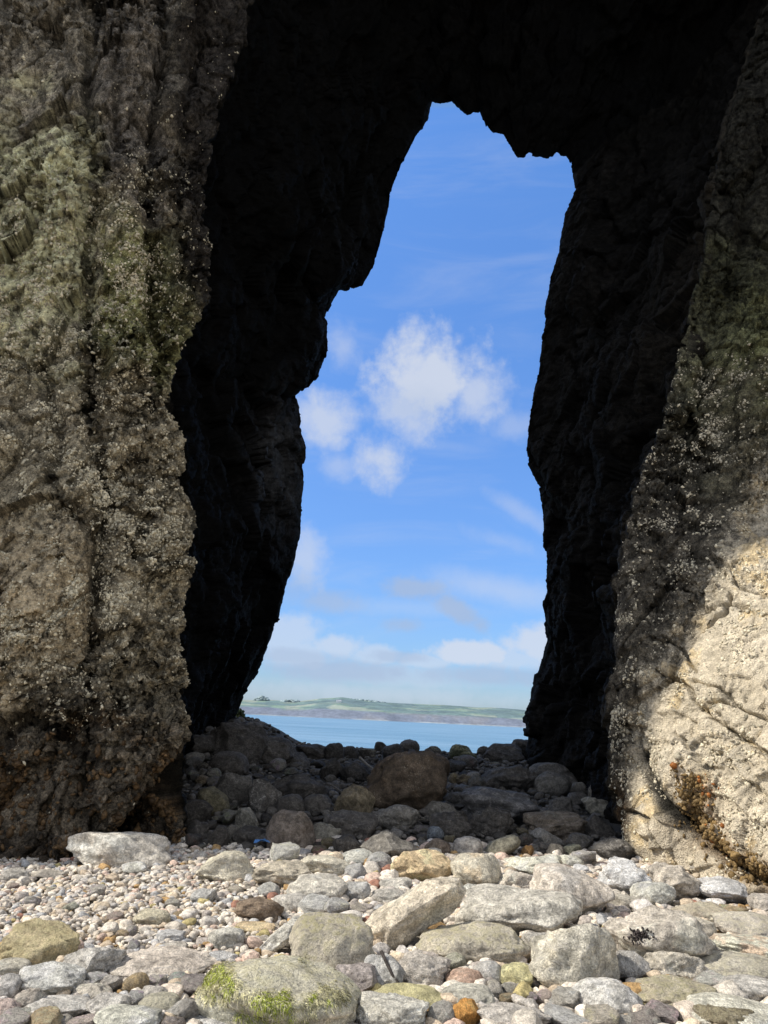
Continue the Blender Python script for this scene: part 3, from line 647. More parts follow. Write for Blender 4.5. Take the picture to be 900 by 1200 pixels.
# albedos
CREAM=(.44,.39,.30); GREY=(.33,.32,.30); PALE=(.44,.42,.385); WHITE=(.54,.52,.49); BLUE=(.33,.345,.36); TAN=(.36,.295,.20); OLIVE=(.30,.262,.165)
PINK=(.38,.30,.265); BROWN=(.19,.15,.115); PURP=(.25,.215,.22); ORANGE=(.48,.22,.07); YEL=(.45,.40,.24); DKOL=(.20,.18,.13); WARM=(.37,.335,.275)
G1_ = "sunlit stones in front of the arch"; G2_ = "dark boulders in the shade under the arch"
SUNNY = [
 ((85,974,198,1018),'block',(.42,.39,.345),"long pale boulder resting against the foot of the left pillar",dict(asp=(2.4,1,1),seed=31,depth=.5)),
 ((235,994,298,1034),'block',CREAM,"cream flat topped block with curved bands beside the shade line",dict(vein=1,moss=.25,seed=12)),
 ((300,1008,364,1042),'rough',(.34,.30,.22),"rough tan stone right of the cream flat topped block",dict(speck=.8)),
 ((350,1001,410,1028),'slab',CREAM,"low cream slab behind the grey white veined stone, against the shade",dict(asp=(1.6,1,1))),
 ((340,1023,406,1060),'round',(.42,.40,.35),"grey white veined rounded stone above the mossy topped boulder",dict(vein=1)),
 ((279,1049,330,1081),'ang',BROWN,"dark brown stone lying on a thin flat slab",dict(vein=.1,col2=(.22,.17,.13),seed=5)),
 ((322,1046,362,1071),'round',GREY,"smooth grey stone touching the right of the dark brown stone",{}),
 ((279,1079,321,1094),'slab',TAN,"thin flat tan slab under the dark brown stone",dict(asp=(2,1,1))),
 ((404,1033,433,1058),'block',BLUE,"blue grey block between the veined stone and the tilted slab",dict(vein=.8)),
 ((307,1073,358,1120),'slab',PALE,"leaning white grey slab left of the mossy topped boulder",dict(asp=(1.6,1,.7),tilt=.6,vein=.8)),
 ((343,1070,437,1151),'block',(.34,.31,.245),"large squat boulder with a green mossy top and a barnacled front",dict(moss=.9,speck=1,seed=44,vein=.2)),
 ((238,1124,413,1225),'round',(.36,.35,.27),"big low boulder draped with bright green algae at the bottom edge",dict(moss=.6,speck=.6,seed=9,name='boulder')),
 ((246,1084,286,1112),'block',PALE,"pale blocky stone left of the leaning white grey slab",{}),
 ((395,1128,443,1168),'ang',PURP,"purple grey angular stone below the mossy topped boulder",dict(vein=.2,col2=(.28,.24,.24))),
 ((425,1118,470,1162),'ang',BLUE,"blue grey angular stone with a dark stick lying against it",dict(vein=.4)),
 ((399,1157,427,1184),'round',PINK,"small pink grey rounded stone below the purple grey angular stone",dict(col2=(.45,.40,.38))),
 ((245,1115,277,1130),'slab',WHITE,"whitish flat stone above the algae draped boulder",{}),
 ((210,1168,234,1203),'ang',(.24,.23,.22),"dark veined stone at the left end of the algae draped boulder",dict(vein=1)),
 ((222,1189,296,1214),'round',WHITE,"white rounded stone cut by the bottom edge under the algae boulder",{}),
 ((430,1026,541,1114),'slab',(.42,.36,.265),"big tilted tan slab pointing up to the right, dark on its end",dict(asp=(2.1,1,.8),tilt=.62,seed=77,vein=.5,col2=(.48,.43,.35),depth=.6)),
 ((494,1080,615,1130),'round',(.345,.315,.25),"long rounded boulder with olive film in front of the layered slab",dict(moss=.7,speck=.9,asp=(1.8,1,1),depth=.6)),
 ((535,1038,680,1102),'slab',(.33,.32,.28),"broad layered grey slab behind the long rounded boulder",dict(asp=(2.2,1,1),vein=.8,depth=.7,seed=23)),
 ((463,1114,525,1162),'rough',(.36,.33,.30),"mottled grey stone right of the dark stick",dict(vein=.7)),
 ((524,1134,566,1164),'round',(.36,.26,.21),"rust pink rounded stone above the grey green stone",{}),
 ((517,1155,576,1187),'round',(.34,.34,.29),"grey green stone just behind the bright orange stone",dict(vein=.7)),
 ((527,1169,562,1206),'ang',ORANGE,"bright orange angular stone at the bottom edge",dict(vein=0,col2=(.5,.30,.12),speck=0)),
 ((557,1125,591,1154),'round',(.40,.40,.40),"pale blue grey rounded stone under the long rounded boulder",{}),
 ((588,1128,622,1159),'block',YEL,"cream yellow stone left of the large veined boulder",dict(vein=.2)),
 ((440,1152,518,1192),'round',YEL,"yellowish stone with green flecks left of the orange stone",dict(moss=.5)),
 ((413,1165,497,1216),'rough',(.38,.38,.34),"grey white mottled boulder at the bottom edge right of the algae boulder",dict(vein=.9)),
 ((563,1175,648,1216),'rough',(.34,.32,.30),"rough grey boulder at the bottom edge right of the orange stone",dict(vein=.8)),
 ((622,1073,722,1168),'ang',(.36,.345,.28),"large upright boulder laced with white veins",dict(vein=1,seed=301,col2=(.40,.35,.23))),
 ((614,1092,643,1119),'ang',GREY,"small grey angular stone left of the large veined boulder",{}),
 ((713,1062,822,1140),'rough',(.385,.345,.29),"broad grey tan boulder with a dark mussel cluster in its face",dict(seed=61)),
 ((755,1111,820,1154),'rough',(.37,.34,.28),"lower grey tan stone under the boulder with the mussel cluster",{}),
 ((715,1111,756,1152),'ang',(.30,.30,.30),"dark veined grey stone between the two large veined and mussel boulders",dict(vein=1)),
 ((675,1148,750,1194),'round',(.40,.405,.40),"smooth pale blue grey dome shaped stone near the bottom edge",dict(seed=88,speck=.1,vein=.25)),
 ((745,1145,834,1190),'rough',(.36,.32,.22),"rough stone with a yellow mossy crust right of the pale dome",dict(moss=.8,speck=1)),
 ((809,1117,912,1154),'slab',(.30,.285,.235),"olive grey flat boulder with a dark hollow at the right edge",dict(asp=(2,1,1),moss=.4)),
 ((845,1143,912,1178),'round',(.34,.335,.325),"smooth grey stone under the olive grey flat boulder",{}),
 ((802,1167,912,1216),'round',(.46,.42,.35),"large cream boulder in the bottom right corner",dict(seed=15)),
 ((818,1175,880,1218),'rough',DKOL,"dark olive brown stone in front of the large cream boulder",dict(moss=.3)),
 ((838,1097,912,1123),'slab',(.50,.44,.35),"white stone with an orange end above the olive grey flat boulder",dict(asp=(2,1,1),col2=(.42,.25,.13))),
 ((843,1069,912,1106),'round',(.36,.33,.29),"grey tan boulder with yellow crust at the right edge",dict(moss=.5)),
 ((624,1013,711,1078),'block',(.40,.355,.305),"large pinkish tan boulder crossed by a rusty vein",dict(vein=.5,seed=91,col2=(.36,.35,.34))),
 ((694,1003,765,1052),'rough',WHITE,"white quartz veined boulder near the foot of the right pillar",dict(vein=1,seed=6)),
 ((743,1031,790,1064),'round',(.48,.455,.40),"white rounded stone in front of the quartz veined boulder",dict(vein=.8)),
 ((817,1028,881,1062),'ang',WHITE,"white and grey angular boulder below the orange seaweed",dict(vein=1)),
 ((594,999,660,1028),'rough',(.46,.43,.35),"pale cream stone on the shade line left of the quartz boulder",{}),
 ((651,1001,682,1018),'round',(.46,.43,.35),"small pale cream stone behind the large pinkish tan boulder",{}),
 ((530,998,585,1041),'round',(.45,.39,.30),"cream rounded boulder with an orange stain on its top",dict(col2=(.50,.33,.17),seed=4)),
 ((460,994,528,1035),'ang',(.41,.335,.225),"pointed tan orange boulder on the shade line behind the tilted slab",dict(seed=17,vein=.1)),
 ((766,1013,818,1057),'rough',(.30,.265,.22),"brownish grey rock at the very foot of the right pillar",{}),
 ((584,1018,628,1044),'rough',(.44,.37,.31),"rosy white stone right of the orange stained boulder",dict(vein=.9)),
 ((10,1080,87,1135),'ang',OLIVE,"tan olive wedge shaped boulder on the left of the beach",dict(moss=.6,seed=205,vein=.1,col2=(.40,.35,.24))),
 ((77,1106,140,1147),'ang',(.34,.335,.325),"grey angular boulder touching the tan olive wedge",dict(seed=41,vein=.2)),
 ((24,1128,92,1172),'block',(.43,.435,.43),"pale blue white rounded block below the tan olive wedge",dict(seed=52,col2=(.52,.52,.50))),
 ((32,1169,103,1200),'slab',(.35,.345,.34),"flat smooth grey stone under the pale blue white block",dict(asp=(2,1,1),vein=.1)),
 ((-8,1169,23,1200),'round',(.42,.31,.29),"pink rounded stone in the bottom left corner",dict(vein=.1)),
 ((20,1156,50,1189),'rough',(.38,.34,.30),"small mottled stone right of the pink rounded stone",dict(vein=.7)),
 ((102,1163,150,1198),'rough',(.35,.34,.33),"grey stone with white veins right of the flat smooth grey stone",dict(vein=1)),
 ((115,1178,184,1216),'round',(.44,.44,.38),"pale greenish white stone at the bottom edge left of the algae boulder",dict(vein=.6)),
 ((140,1116,246,1150),'slab',(.37,.32,.275),"wide low pinkish slab left of the algae draped boulder",dict(asp=(2.6,1,1),vein=.7,seed=33)),
 ((166,1164,210,1190),'round',(.36,.35,.27),"olive speckled stone left of the dark veined stone",dict(speck=.8,moss=.3)),
 ((192,1173,230,1197),'ang',(.30,.30,.29),"grey split stone between the olive speckled stone and the algae boulder",dict(vein=1)),
 ((-6,1124,33,1147),'round',(.44,.40,.33),"cream wrinkled stone at the left edge beside the pale block",dict(vein=.9)),
 ((-6,1141,23,1174),'round',(.32,.32,.33),"grey stone at the left edge above the pink stone",{}),
 ((88,1153,126,1175),'slab',(.37,.34,.29),"flat tan stone right of the pale blue white block",{}),
 ((120,1142,142,1162),'ang',(.33,.31,.29),"small grey cube shaped stone below the grey angular boulder",{}),
 ((160,1155,197,1181),'rough',(.35,.33,.31),"grey veined lump below the wide low pinkish slab",dict(vein=1)),
 ((160,1064,198,1087),'round',(.47,.38,.25),"white stone with an orange crown among the small pebbles",dict(col2=(.48,.44,.38))),
 ((185,1090,215,1106),'slab',WHITE,"white grey pebble slab below the orange crowned stone",{}),
 ((187,1104,217,1116),'slab',(.42,.39,.35),"second flat pebble slab directly under the white grey one",{}),
 ((4,1017,34,1034),'round',(.27,.26,.245),"grey stone half in shade at the foot of the left pillar by the left edge",{}),
 ((37,1019,74,1031),'slab',(.27,.245,.215),"low flat stone half in shade near the foot of the left pillar",{}),
 ((145,1009,173,1025),'round',(.46,.43,.39),"pale stone just in front of the long pale boulder",{}),
 ((225,1040,252,1060),'slab',BLUE,"blue grey slanted pebble below the cream flat topped block",dict(tilt=.4,asp=(1.6,1,.8))),
 ((437,1040,474,1060),'slab',(.36,.345,.32),"flat grey stone left of the tilted tan slab",{}),
 ((446,1028,482,1046),'rough',(.37,.36,.33),"knobbly grey stone behind the tilted tan slab",dict(vein=.8)),
 ((541,1036,570,1056),'round',(.45,.43,.40),"white pebble below the orange stained cream boulder",{}),
 ((660,1098,684,1122),'block',(.38,.39,.41),"small pale blue block perched on the large veined boulder's left shoulder",{}),
 ((790,1056,846,1082),'slab',(.38,.325,.24),"yellowish flat rock between the right pillar foot and the grey tan boulder",dict(moss=.4)),
 ((800,1075,842,1104),'ang',(.40,.36,.29),"tan cracked stone right of the mussel cluster boulder",{}),
 ((880,1046,912,1072),'round',(.34,.31,.28),"grey brown stone at the right edge below the seaweed",{}),
 ((706,1046,748,1068),'slab',(.33,.31,.26),"low grey ledge stone between the pinkish tan and white boulders",{}),
]
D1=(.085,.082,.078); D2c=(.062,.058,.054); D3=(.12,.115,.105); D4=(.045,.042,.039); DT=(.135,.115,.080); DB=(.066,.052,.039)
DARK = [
 ((246,846,313,893),'round',D4,"large dark boulder highest on the left of the shaded heap, under the green plant",{}),
 ((290,862,345,895),'round',D2c,"dark rounded boulder on the skyline right of the highest boulder",{}),
 ((217,861,254,886),'slab',D4,"black slab against the left inner wall",{}),
 ((248,880,290,907),'round',D2c,"dark double stone below the highest boulder",{}),
 ((255,904,295,943),'ang',D1,"flat topped angular dark boulder pointing downwards",dict(seed=71)),
 ((291,912,328,954),'ang',D1,"dark angular boulder with pale streaks right of the flat topped one",dict(vein=.7)),
 ((231,921,268,956),'round',(.10,.092,.062),"olive grey rounded boulder near the left pillar",{}),
 ((320,906,384,939),'slab',D4,"long black slab in the middle of the shaded heap",dict(asp=(2,1,1))),
 ((324,930,357,954),'round',D2c,"dark rounded stone under the left end of the long black slab",{}),
 ((356,930,388,954),'round',D2c,"dark rounded stone under the right end of the long black slab",{}),
 ((315,948,368,998),'round',(.125,.108,.095),"large grey brown boulder with a pinkish lobe in the shade",dict(seed=63)),
 ((277,945,303,970),'round',(.17,.165,.145),"small pale stone in the shade left of the large grey brown boulder",dict(vein=.6)),
 ((366,963,399,988),'rough',(.17,.165,.145),"pale barnacle speckled stone right of the large grey brown boulder",dict(speck=1)),
 ((212,936,249,964),'round',D4,"black rounded stone beside the left pillar's edge",{}),
 ((217,960,246,984),'ang',D2c,"dark stone at the left pillar's edge below the black rounded one",{}),
 ((275,967,320,993),'slab',D4,"black flat stone below the small pale shaded stone",{}),
 ((300,977,321,995),'round',D1,"small dark stone above the blue scrap",{}),
 ((246,966,268,995),'ang',D4,"black angular stone behind the cream flat topped block",{}),
 ((263,966,279,984),'ang',D3,"pale chip of rock between black stones left of the blue scrap",{}),
 ((328,880,365,900),'ang',D2c,"dark rock just below the skyline dip on the left",{}),
 ((341,871,388,890),'slab',D4,"low black slab on the skyline beneath the dry tuft",dict(asp=(2.4,1,1))),
 ((381,870,403,892),'round',D4,"round black boulder on the skyline, first right of the black slab",{}),
 ((402,874,420,888),'round',D4,"small round black stone on the skyline left of the pale stick",{}),
 ((421,877,440,890),'round',D2c,"low greenish stone on the skyline above the pale stick",dict(moss=.5)),
 ((439,869,454,882),'round',D4,"round stone on the skyline left of the twin stones over the big brown boulder",{}),
 ((449,871,472,892),'round',D4,"black round stone on the skyline touching the big brown boulder's top left",{}),
 ((467,866,491,882),'round',D2c,"tallest round stone on the skyline behind the big brown boulder",{}),
 ((497,874,517,888),'round',D2c,"low stone on the skyline right of the tallest round stone",dict(moss=.4)),
 ((527,872,552,890),'round',(.05,.058,.035),"green tinged round stone on the skyline right of the big brown boulder",dict(moss=.7)),
 ((538,880,558,891),'round',(.05,.058,.035),"small green tinged stone in front of the green tinged skyline stone",dict(moss=.7)),
 ((559,874,575,888),'round',D2c,"dark stone on the skyline left of the flat black ledge",{}),
 ((566,871,612,893),'slab',D4,"flat black ledge on the skyline beside the right inner wall",dict(asp=(2,1,1))),
 ((600,866,622,882),'round',D4,"round black stone where the skyline meets the right inner wall",{}),
 ((427,876,525,953),'round',DB,"biggest brown boulder standing alone under the arch",dict(seed=55,speck=.35,vein=0,col2=(.080,.060,.042))),
 ((387,918,438,957),'ang',DT,"tan olive angular boulder left of the biggest brown boulder",dict(seed=29)),
 ((384,949,441,983),'slab',D2c,"dark flat boulder under the tan olive angular one",{}),
 ((440,942,490,972),'round',D3,"grey mottled stone under the biggest brown boulder",dict(vein=.5)),
 ((425,973,489,1010),'round',(.155,.15,.14),"pale grey flat boulder on the shade line behind the pointed tan boulder",dict(seed=35)),
 ((501,968,520,985),'round',(.13,.15,.175),"small blue grey round stone in the shade",{}),
 ((532,980,565,1005),'round',(.24,.225,.215),"whitish round stone with a dark patch on its top",dict(vein=.7,col2=(.08,.08,.08))),
 ((502,949,552,981),'rough',D4,"dark rough boulder below right of the biggest brown boulder",{}),
 ((495,938,534,959),'slab',D3,"grey slab at the lower right of the biggest brown boulder",{}),
 ((520,927,550,945),'ang',D1,"dark ridged stone right of the biggest brown boulder",{}),
 ((531,920,563,936),'ang',D1,"small angular stone above the dark ridged stone",{}),
 ((499,982,526,1003),'round',(.14,.115,.095),"brown split stone on the shade line left of the whitish round stone",{}),
 ((399,893,432,916),'rough',D4,"black rough rock left of the biggest brown boulder below the stick",{}),
 ((376,888,403,913),'ang',D4,"black rock below the first round skyline boulder",{}),
 ((391,977,427,1002),'rough',D2c,"dark speckled stone left of the pale grey flat boulder",dict(speck=.8)),
 ((562,896,628,927),'ang',D2c,"angular dark boulder on top of the layered one",dict(seed=83)),
 ((540,922,637,967),'slab',(.075,.075,.078),"large layered dark boulder near the right inner wall",dict(asp=(1.9,1,1),seed=19,vein=.3)),
 ((620,893,678,919),'slab',D1,"flat grey boulder at the foot of the right inner wall",dict(asp=(2,1,1))),
 ((628,904,668,933),'round',(.115,.112,.105),"smooth grey rounded boulder in front of the flat grey one",dict(seed=8)),
 ((667,916,688,930),'round',D3,"small rounded stone right of the smooth grey boulder",{}),
 ((689,916,714,939),'round',D3,"dark oval stone against the right pillar's edge",{}),
 ((684,934,718,956),'round',(.19,.185,.16),"pale stone beside the right pillar's dark edge",{}),
 ((642,933,674,956),'rough',D1,"rough dark stone below the smooth grey rounded boulder",dict(speck=.7)),
 ((662,927,688,947),'round',D1,"dark stone between the rough dark and the pale stone",{}),
 ((617,950,683,985),'rough',(.115,.098,.08),"large rusty brown boulder in the shade on the right",dict(seed=37,col2=(.12,.115,.10),speck=.5)),
 ((680,953,718,983),'ang',D2c,"dark angular stone right of the rusty brown boulder",{}),
 ((624,970,661,992),'ang',(.155,.15,.14),"pale grey angular stone below the rusty brown boulder",dict(vein=.7)),
 ((566,977,608,1006),'round',(.19,.185,.15),"leaning oval greenish grey stone on the shade line",dict(asp=(1.7,1,.8),tilt=.45,vein=.1)),
 ((545,944,601,981),'rough',D4,"rough black lump below the layered dark boulder",dict(speck=.5)),
 ((664,976,694,998),'rough',D1,"dark speckled stone below the rusty brown boulder's right end",dict(speck=.8)),
 ((693,982,740,1010),'ang',D1,"dark angular boulder at the right pillar's foot on the shade line",dict(vein=.6)),
 ((642,988,663,1007),'ang',D3,"small grey split stone left of the dark greenish wedge",{}),
 ((660,988,683,1006),'ang',(.10,.105,.085),"small dark greenish wedge on the shade line",{}),
 ((611,990,625,1005),'ang',(.20,.12,.05),"small rust coloured stone beside the leaning oval stone",{}),
]
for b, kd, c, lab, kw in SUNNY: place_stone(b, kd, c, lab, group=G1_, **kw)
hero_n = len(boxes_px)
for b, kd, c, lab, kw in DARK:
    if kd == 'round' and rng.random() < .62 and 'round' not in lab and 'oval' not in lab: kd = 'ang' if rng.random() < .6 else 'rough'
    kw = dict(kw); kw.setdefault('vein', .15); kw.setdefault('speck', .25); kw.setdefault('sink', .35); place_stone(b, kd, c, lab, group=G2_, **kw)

# ---- more single stones in the gaps: prototypes copied in a loop
LAND = {}
for (b, kd, c, lab, kw), nick in []: pass
landm = [(SUNNY[i][0], n) for i, n in [(0,"long pale boulder"),(1,"cream flat topped block"),(5,"dark brown stone"),(10,"mossy topped boulder"),(11,"algae draped boulder"),(19,"tilted tan slab"),(20,"long rounded boulder"),(21,"layered grey slab"),(25,"bright orange stone"),(31,"large veined boulder"),(33,"mussel cluster boulder"),(36,"pale blue grey dome"),(38,"olive grey flat boulder"),(40,"large cream boulder"),(44,"pinkish tan boulder"),(45,"white quartz boulder"),(54,"tan olive wedge"),(56,"pale blue white block"),(62,"wide pinkish slab"),(50,"orange stained boulder"),(51,"pointed tan boulder")]]
landd = [(DARK[i][0], n) for i, n in [(0,"highest dark boulder"),(4,"flat topped dark boulder"),(10,"large grey brown boulder"),(33,"biggest brown boulder"),(34,"tan olive boulder"),(49,"layered dark boulder"),(51,"smooth grey boulder"),(57,"rusty brown boulder"),(60,"leaning oval stone")]]
used = set()
def where(px, py, lands):
    L = sorted(lands, key=lambda l: math.hypot(px-(l[0][0]+l[0][2])/2, (py-(l[0][1]+l[0][3])/2)*1.3)-.4*(l[0][2]-l[0][0]))
    out = []
    for b, n in L[:4]:
        dx = px-(b[0]+b[2])/2; dy = (py-(b[1]+b[3])/2)*1.4
        h = '' if abs(dx) < .4*abs(dy) else ('left' if dx < 0 else 'right'); v = '' if abs(dy) < .4*abs(dx) else ('behind' if dy < 0 else 'in front')
        if h and v: w = f"{v} and {h} of the {n}" if v == 'in front' else f"behind the {n}, to its {h}"
        elif h: w = f"{h} of the {n}"
        else: w = f"in front of the {n}" if v == 'in front' else f"behind the {n}"
        out.append(w)
    return out
def uniq(cands):
    for c in cands:
        if c not in used and 4 <= len(c.split()) <= 16: used.add(c); return c
    return None
KINDS = ['round','round','block','ang','slab','rough','round','ang']
protos = [make_mesh('beach_stone', *stone_shape(500+i*13, KINDS[i], 4)) for i in range(8)]
SHAPE = {'round':'rounded','block':'blocky','ang':'angular','slab':'flat','rough':'rough'}
PALS = [(CREAM,'cream'),(GREY,'grey'),(PALE,'pale grey'),(WHITE,'white'),(BLUE,'blue grey'),(TAN,'tan'),(PINK,'pinkish'),(WARM,'beige'),(PURP,'purplish'),(WHITE,'white'),(PALE,'pale grey'),(GREY,'grey'),(WARM,'beige')]
PALD = [(D1,'dark grey'),(D2c,'charcoal'),(D4,'black'),(D3,'mid grey'),(DT,'brownish'),((.16,.155,.14),'light grey')]
def occupied(px, py, r):
    for b in boxes_px:
        if b[0]-r*.18 < px < b[2]+r*.18 and b[1]-r*.05 < py < b[3]+r*.12: return True
    return False
def fill(n, region, size, pal, lands, group, darkness=1.0):
    done = tries = 0
    while done < n and tries < 20000:
        tries += 1
        px = rng.uniform(region[0], region[2]); py = rng.uniform(region[1], region[3])
        s = rng.uniform(*size)*(.7+.5*(py-1000)/200 if py > 1000 else .8)
        if occupied(px, py, s*.8): continue
        b = hit(px, py+s*.25)
        if py < 1003 and not (225 < px < 715): continue
        k = int(rng.integers(8)); kd = KINDS[k]; c, cn = pal[int(rng.integers(len(pal)))]
        wd = s/F*b[1]; dp = wd*rng.uniform(.6, 1.1); h = wd*rng.uniform(.45, .8)*(.6 if kd == 'slab' else 1)
        sz = 'small' if wd < .16 else ('fair sized' if wd < .26 else 'large')
        ws = where(px, py, lands)
        lab = uniq([f"{sz} {cn} {SHAPE[kd]} stone {x}" for x in ws]+[f"{sz} {cn} {SHAPE[kd]} stone {x}" for x in where(px, py, landm+landd)])
        if not lab: continue
        o = bpy.data.objects.new('beach_stone', protos[k]); COL.objects.link(o)
        if not protos[k].materials: protos[k].materials.append(M_STONE)
        o.location = (b[0], b[1]+dp*.4, ground(b[0], b[1]+dp*.4)-h*.18); o.scale = (wd, dp, h); o.rotation_euler = (rng.uniform(-.15, .15), rng.uniform(-.2, .2), rng.uniform(0, 6.28))
        v = rng.uniform(.85, 1.15); cc = tuple(x*v for x in c)
        props(o, cc, tuple(min(.65, x*rng.uniform(.8, 1.45)) for x in cc), rng.uniform(0, 1)*(1 if pal is PALS else .3), .25 if rng.random() < .2 else 0, .3, 1.8)
        tag(o, lab, 'stone', group); footprints.append((b[0], b[1]+dp*.4, wd*.5, dp*.5)); boxes_px.append((px-s*.42, py-s*.3, px+s*.42, py+s*.3)); done += 1
fill(46, (300, 1004, 912, 1085), (26, 52), PALS, landm, G1_)
fill(58, (430, 1060, 912, 1205), (18, 44), PALS, landm, G1_)
fill(26, (0, 1125, 430, 1205), (18, 38), PALS, landm, G1_)
fill(14, (0, 1030, 340, 1125), (14, 24), PALS, landm, G1_)
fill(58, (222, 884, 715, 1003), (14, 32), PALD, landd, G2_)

# ------------------------------------------------------------------ shingle of pebbles: uncountable, one object
def pebbles(n, xr, yr, szf, colf, name, subs=(1, 2)):
    Vs, Fs_, Cs_ = [], [], []; o = 0; cell = {}; cnt = 0
    fp = np.array(footprints)
    X = rng.uniform(*xr, n*3); Yy = rng.uniform(*yr, n*3)
    px, py = proj(np.stack([X, Yy, ground(X, Yy)], 1))
    for i in range(n*3):
        if cnt >= n: break
        x, y = X[i], Yy[i]
        if not (-340 < px[i] < 1240 and py[i] < 1330): continue
        r = szf(px[i], py[i], x, y)
        if r is None: continue
        if (((fp[:, 0]-x)/(fp[:, 2]*.82))**2+((fp[:, 1]-y)/(fp[:, 3]*.82))**2 < 1).any(): continue
        kx, ky = int(x/.09), int(y/.09); bad = False
        for a in (-1, 0, 1):
            for b in (-1, 0, 1):
                for (qx_, qy_, qr) in cell.get((kx+a, ky+b), ()):
                    if (qx_-x)**2+(qy_-y)**2 < (.68*(qr+r))**2: bad = True; break
        if bad: continue
        cell.setdefault((kx, ky), []).append((x, y, r)); cnt += 1
        pr = LIB[subs[1] if r > .035 else subs[0]]; V0, F0 = pr[int(rng.integers(len(pr)))]
        a = rng.uniform(0, 6.28); t = rng.uniform(-.35, .35); c, s = math.cos(a), math.sin(a)
        Q = V0*np.array([r*rng.uniform(1.0, 1.35), r*rng.uniform(.75, 1.05), r*rng.uniform(.5, .9)])*2
        Q = np.stack([Q[:, 0]*math.cos(t)-Q[:, 2]*math.sin(t), Q[:, 1], Q[:, 0]*math.sin(t)+Q[:, 2]*math.cos(t)], 1)
        Q = np.stack([Q[:, 0]*c-Q[:, 1]*s+x, Q[:, 0]*s+Q[:, 1]*c+y, Q[:, 2]+float(ground(x, y))+r*rng.uniform(0., .5)], 1)
        Vs.append(Q); Fs_.append(F0+o); Cs_.append(np.tile(colf(px[i], py[i], y), (len(V0), 1))); o += len(V0)
    ob = link(name, make_mesh(name, np.vstack(Vs), np.vstack(Fs_), np.vstack(Cs_)), M_PEB); return ob, cnt
LIB = {}
for sub in (2, 3):
    LIB[sub] = []
    for i in range(14):
        V, Fa = stone_shape(900+i*3+sub, ['round','round','block','ang','round','slab','rough'][i % 7], sub); V = V-np.array([0, 0, .5]); LIB[sub].append((V, Fa))
PEBC = np.array([(.40,.385,.36),(.45,.425,.39),(.36,.355,.36),(.33,.345,.37),(.48,.455,.42),(.42,.37,.30),(.40,.32,.285),(.27,.255,.25),(.54,.52,.48),(.36,.31,.25),(.44,.40,.36),(.38,.36,.335),(.47,.45,.42),(.42,.41,.40)])
def pcol(px, py, y):
    r = rng.random(); c = PEBC[int(rng.integers(len(PEBC)))]*rng.uniform(1.2, 1.75)*np.array([1.04, .985, .90])
    if r < .025: c = np.array([.48, .31, .14])*rng.uniform(.7, 1.1)
    elif r < .035: c = np.array([.33, .17, .12])
    elif r < .05: c = np.array([.50, .42, .20])
    return c
def psz(px, py, x, y):
    g = rng.gamma(2.2, 1)
    return min(.012+.0085*g, .07) if px < 330 + (py-1000)*.2 else min(.019+.015*g, .11)
def psz2(px, py, x, y): return min(.02+.016*rng.gamma(2, 1), .1)
pb, c1_ = pebbles(21000, (-8.2, 7.4), (3.6, 10.9), psz, pcol, "shingle", (2, 3))
tag(pb, "pale mixed pebbles covering the sunlit beach between the stones", "pebbles", kind='stuff')
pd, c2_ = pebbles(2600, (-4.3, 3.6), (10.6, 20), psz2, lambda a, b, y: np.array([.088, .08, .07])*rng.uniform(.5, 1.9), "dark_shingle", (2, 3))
tag(pd, "dark pebbles between the shaded boulders under the arch", "pebbles", kind='stuff')
print("pebbles", c1_, c2_, "stones", len(boxes_px))

# ------------------------------------------------------------------ algae on the big boulder, plants, sticks, scrap
bould = [o for o in COL.objects if o.get('label', '').startswith('big low boulder draped')][0]
V = np.array([v.co[:] for v in bould.data.vertices]); NV = np.array([v.normal[:] for v in bould.data.vertices])
Wp = V+np.array(bould.location[:]); ax, ay = proj(Wp)
def amask(x, y):
    n = fbm(np.stack([x/22, y/22, x*0], 1), 3, 7)
    m = np.exp(-((x-268)/30)**2-((y-1160)/24)**2)+1.25*np.exp(-((x-345)/52)**2-((y-1192)/22)**2)+.5*np.exp(-((x-300)/45)**2-((y-1185)/22)**2)+.35*np.exp(-((x-400)/16)**2-((y-1180)/22)**2)
    return np.clip(m*1.1+n*1.1-.38, 0.004, 1.2)
wt = amask(ax, ay)*(NV[:, 1] < .35)*np.clip(.3+NV[:, 2], .05, 1)
n = 17000; ids = rng.choice(len(V), n, p=wt/wt.sum()); p = V[ids]+rng.normal(0, .008, (n, 3)); nr = NV[ids]
dn = np.array([.25, -.35, -.9])+rng.normal(0, .45, (n, 3)); dn -= (dn*nr).sum(1, keepdims=True)*nr*.85; dn /= np.linalg.norm(dn, axis=1, keepdims=True)
L = rng.uniform(.010, .032, (n, 1)); wv = np.cross(dn, nr); wv /= np.maximum(np.linalg.norm(wv, axis=1, keepdims=True), 1e-6); wv *= rng.uniform(.0006, .0016, (n, 1))
lift = nr*rng.uniform(.001, .005, (n, 1))
V4 = np.stack([p-wv, p+wv, p+dn*L*.6+lift+wv*.8, p+dn*L+lift*.5, p+dn*L*.6+lift-wv*.8], 1).reshape(-1, 3)
Fc = np.arange(n*5).reshape(n, 5); m_ = amask(ax[ids], ay[ids])
cg = np.where((m_ > .55)[:, None], np.array([[.40, .46, .07]]), np.array([[.60, .57, .33]]))*rng.uniform(.55, 1.4, (n, 1)); pl = rng.random(n) < .3; cg[pl] = np.array([.62, .58, .40])
al = link("algae", make_mesh("algae", V4, Fc, np.repeat(cg, 5, 0)), M_WEED, bould); al['kind'] = 'stuff'; al['label'] = "bright green strands of algae"

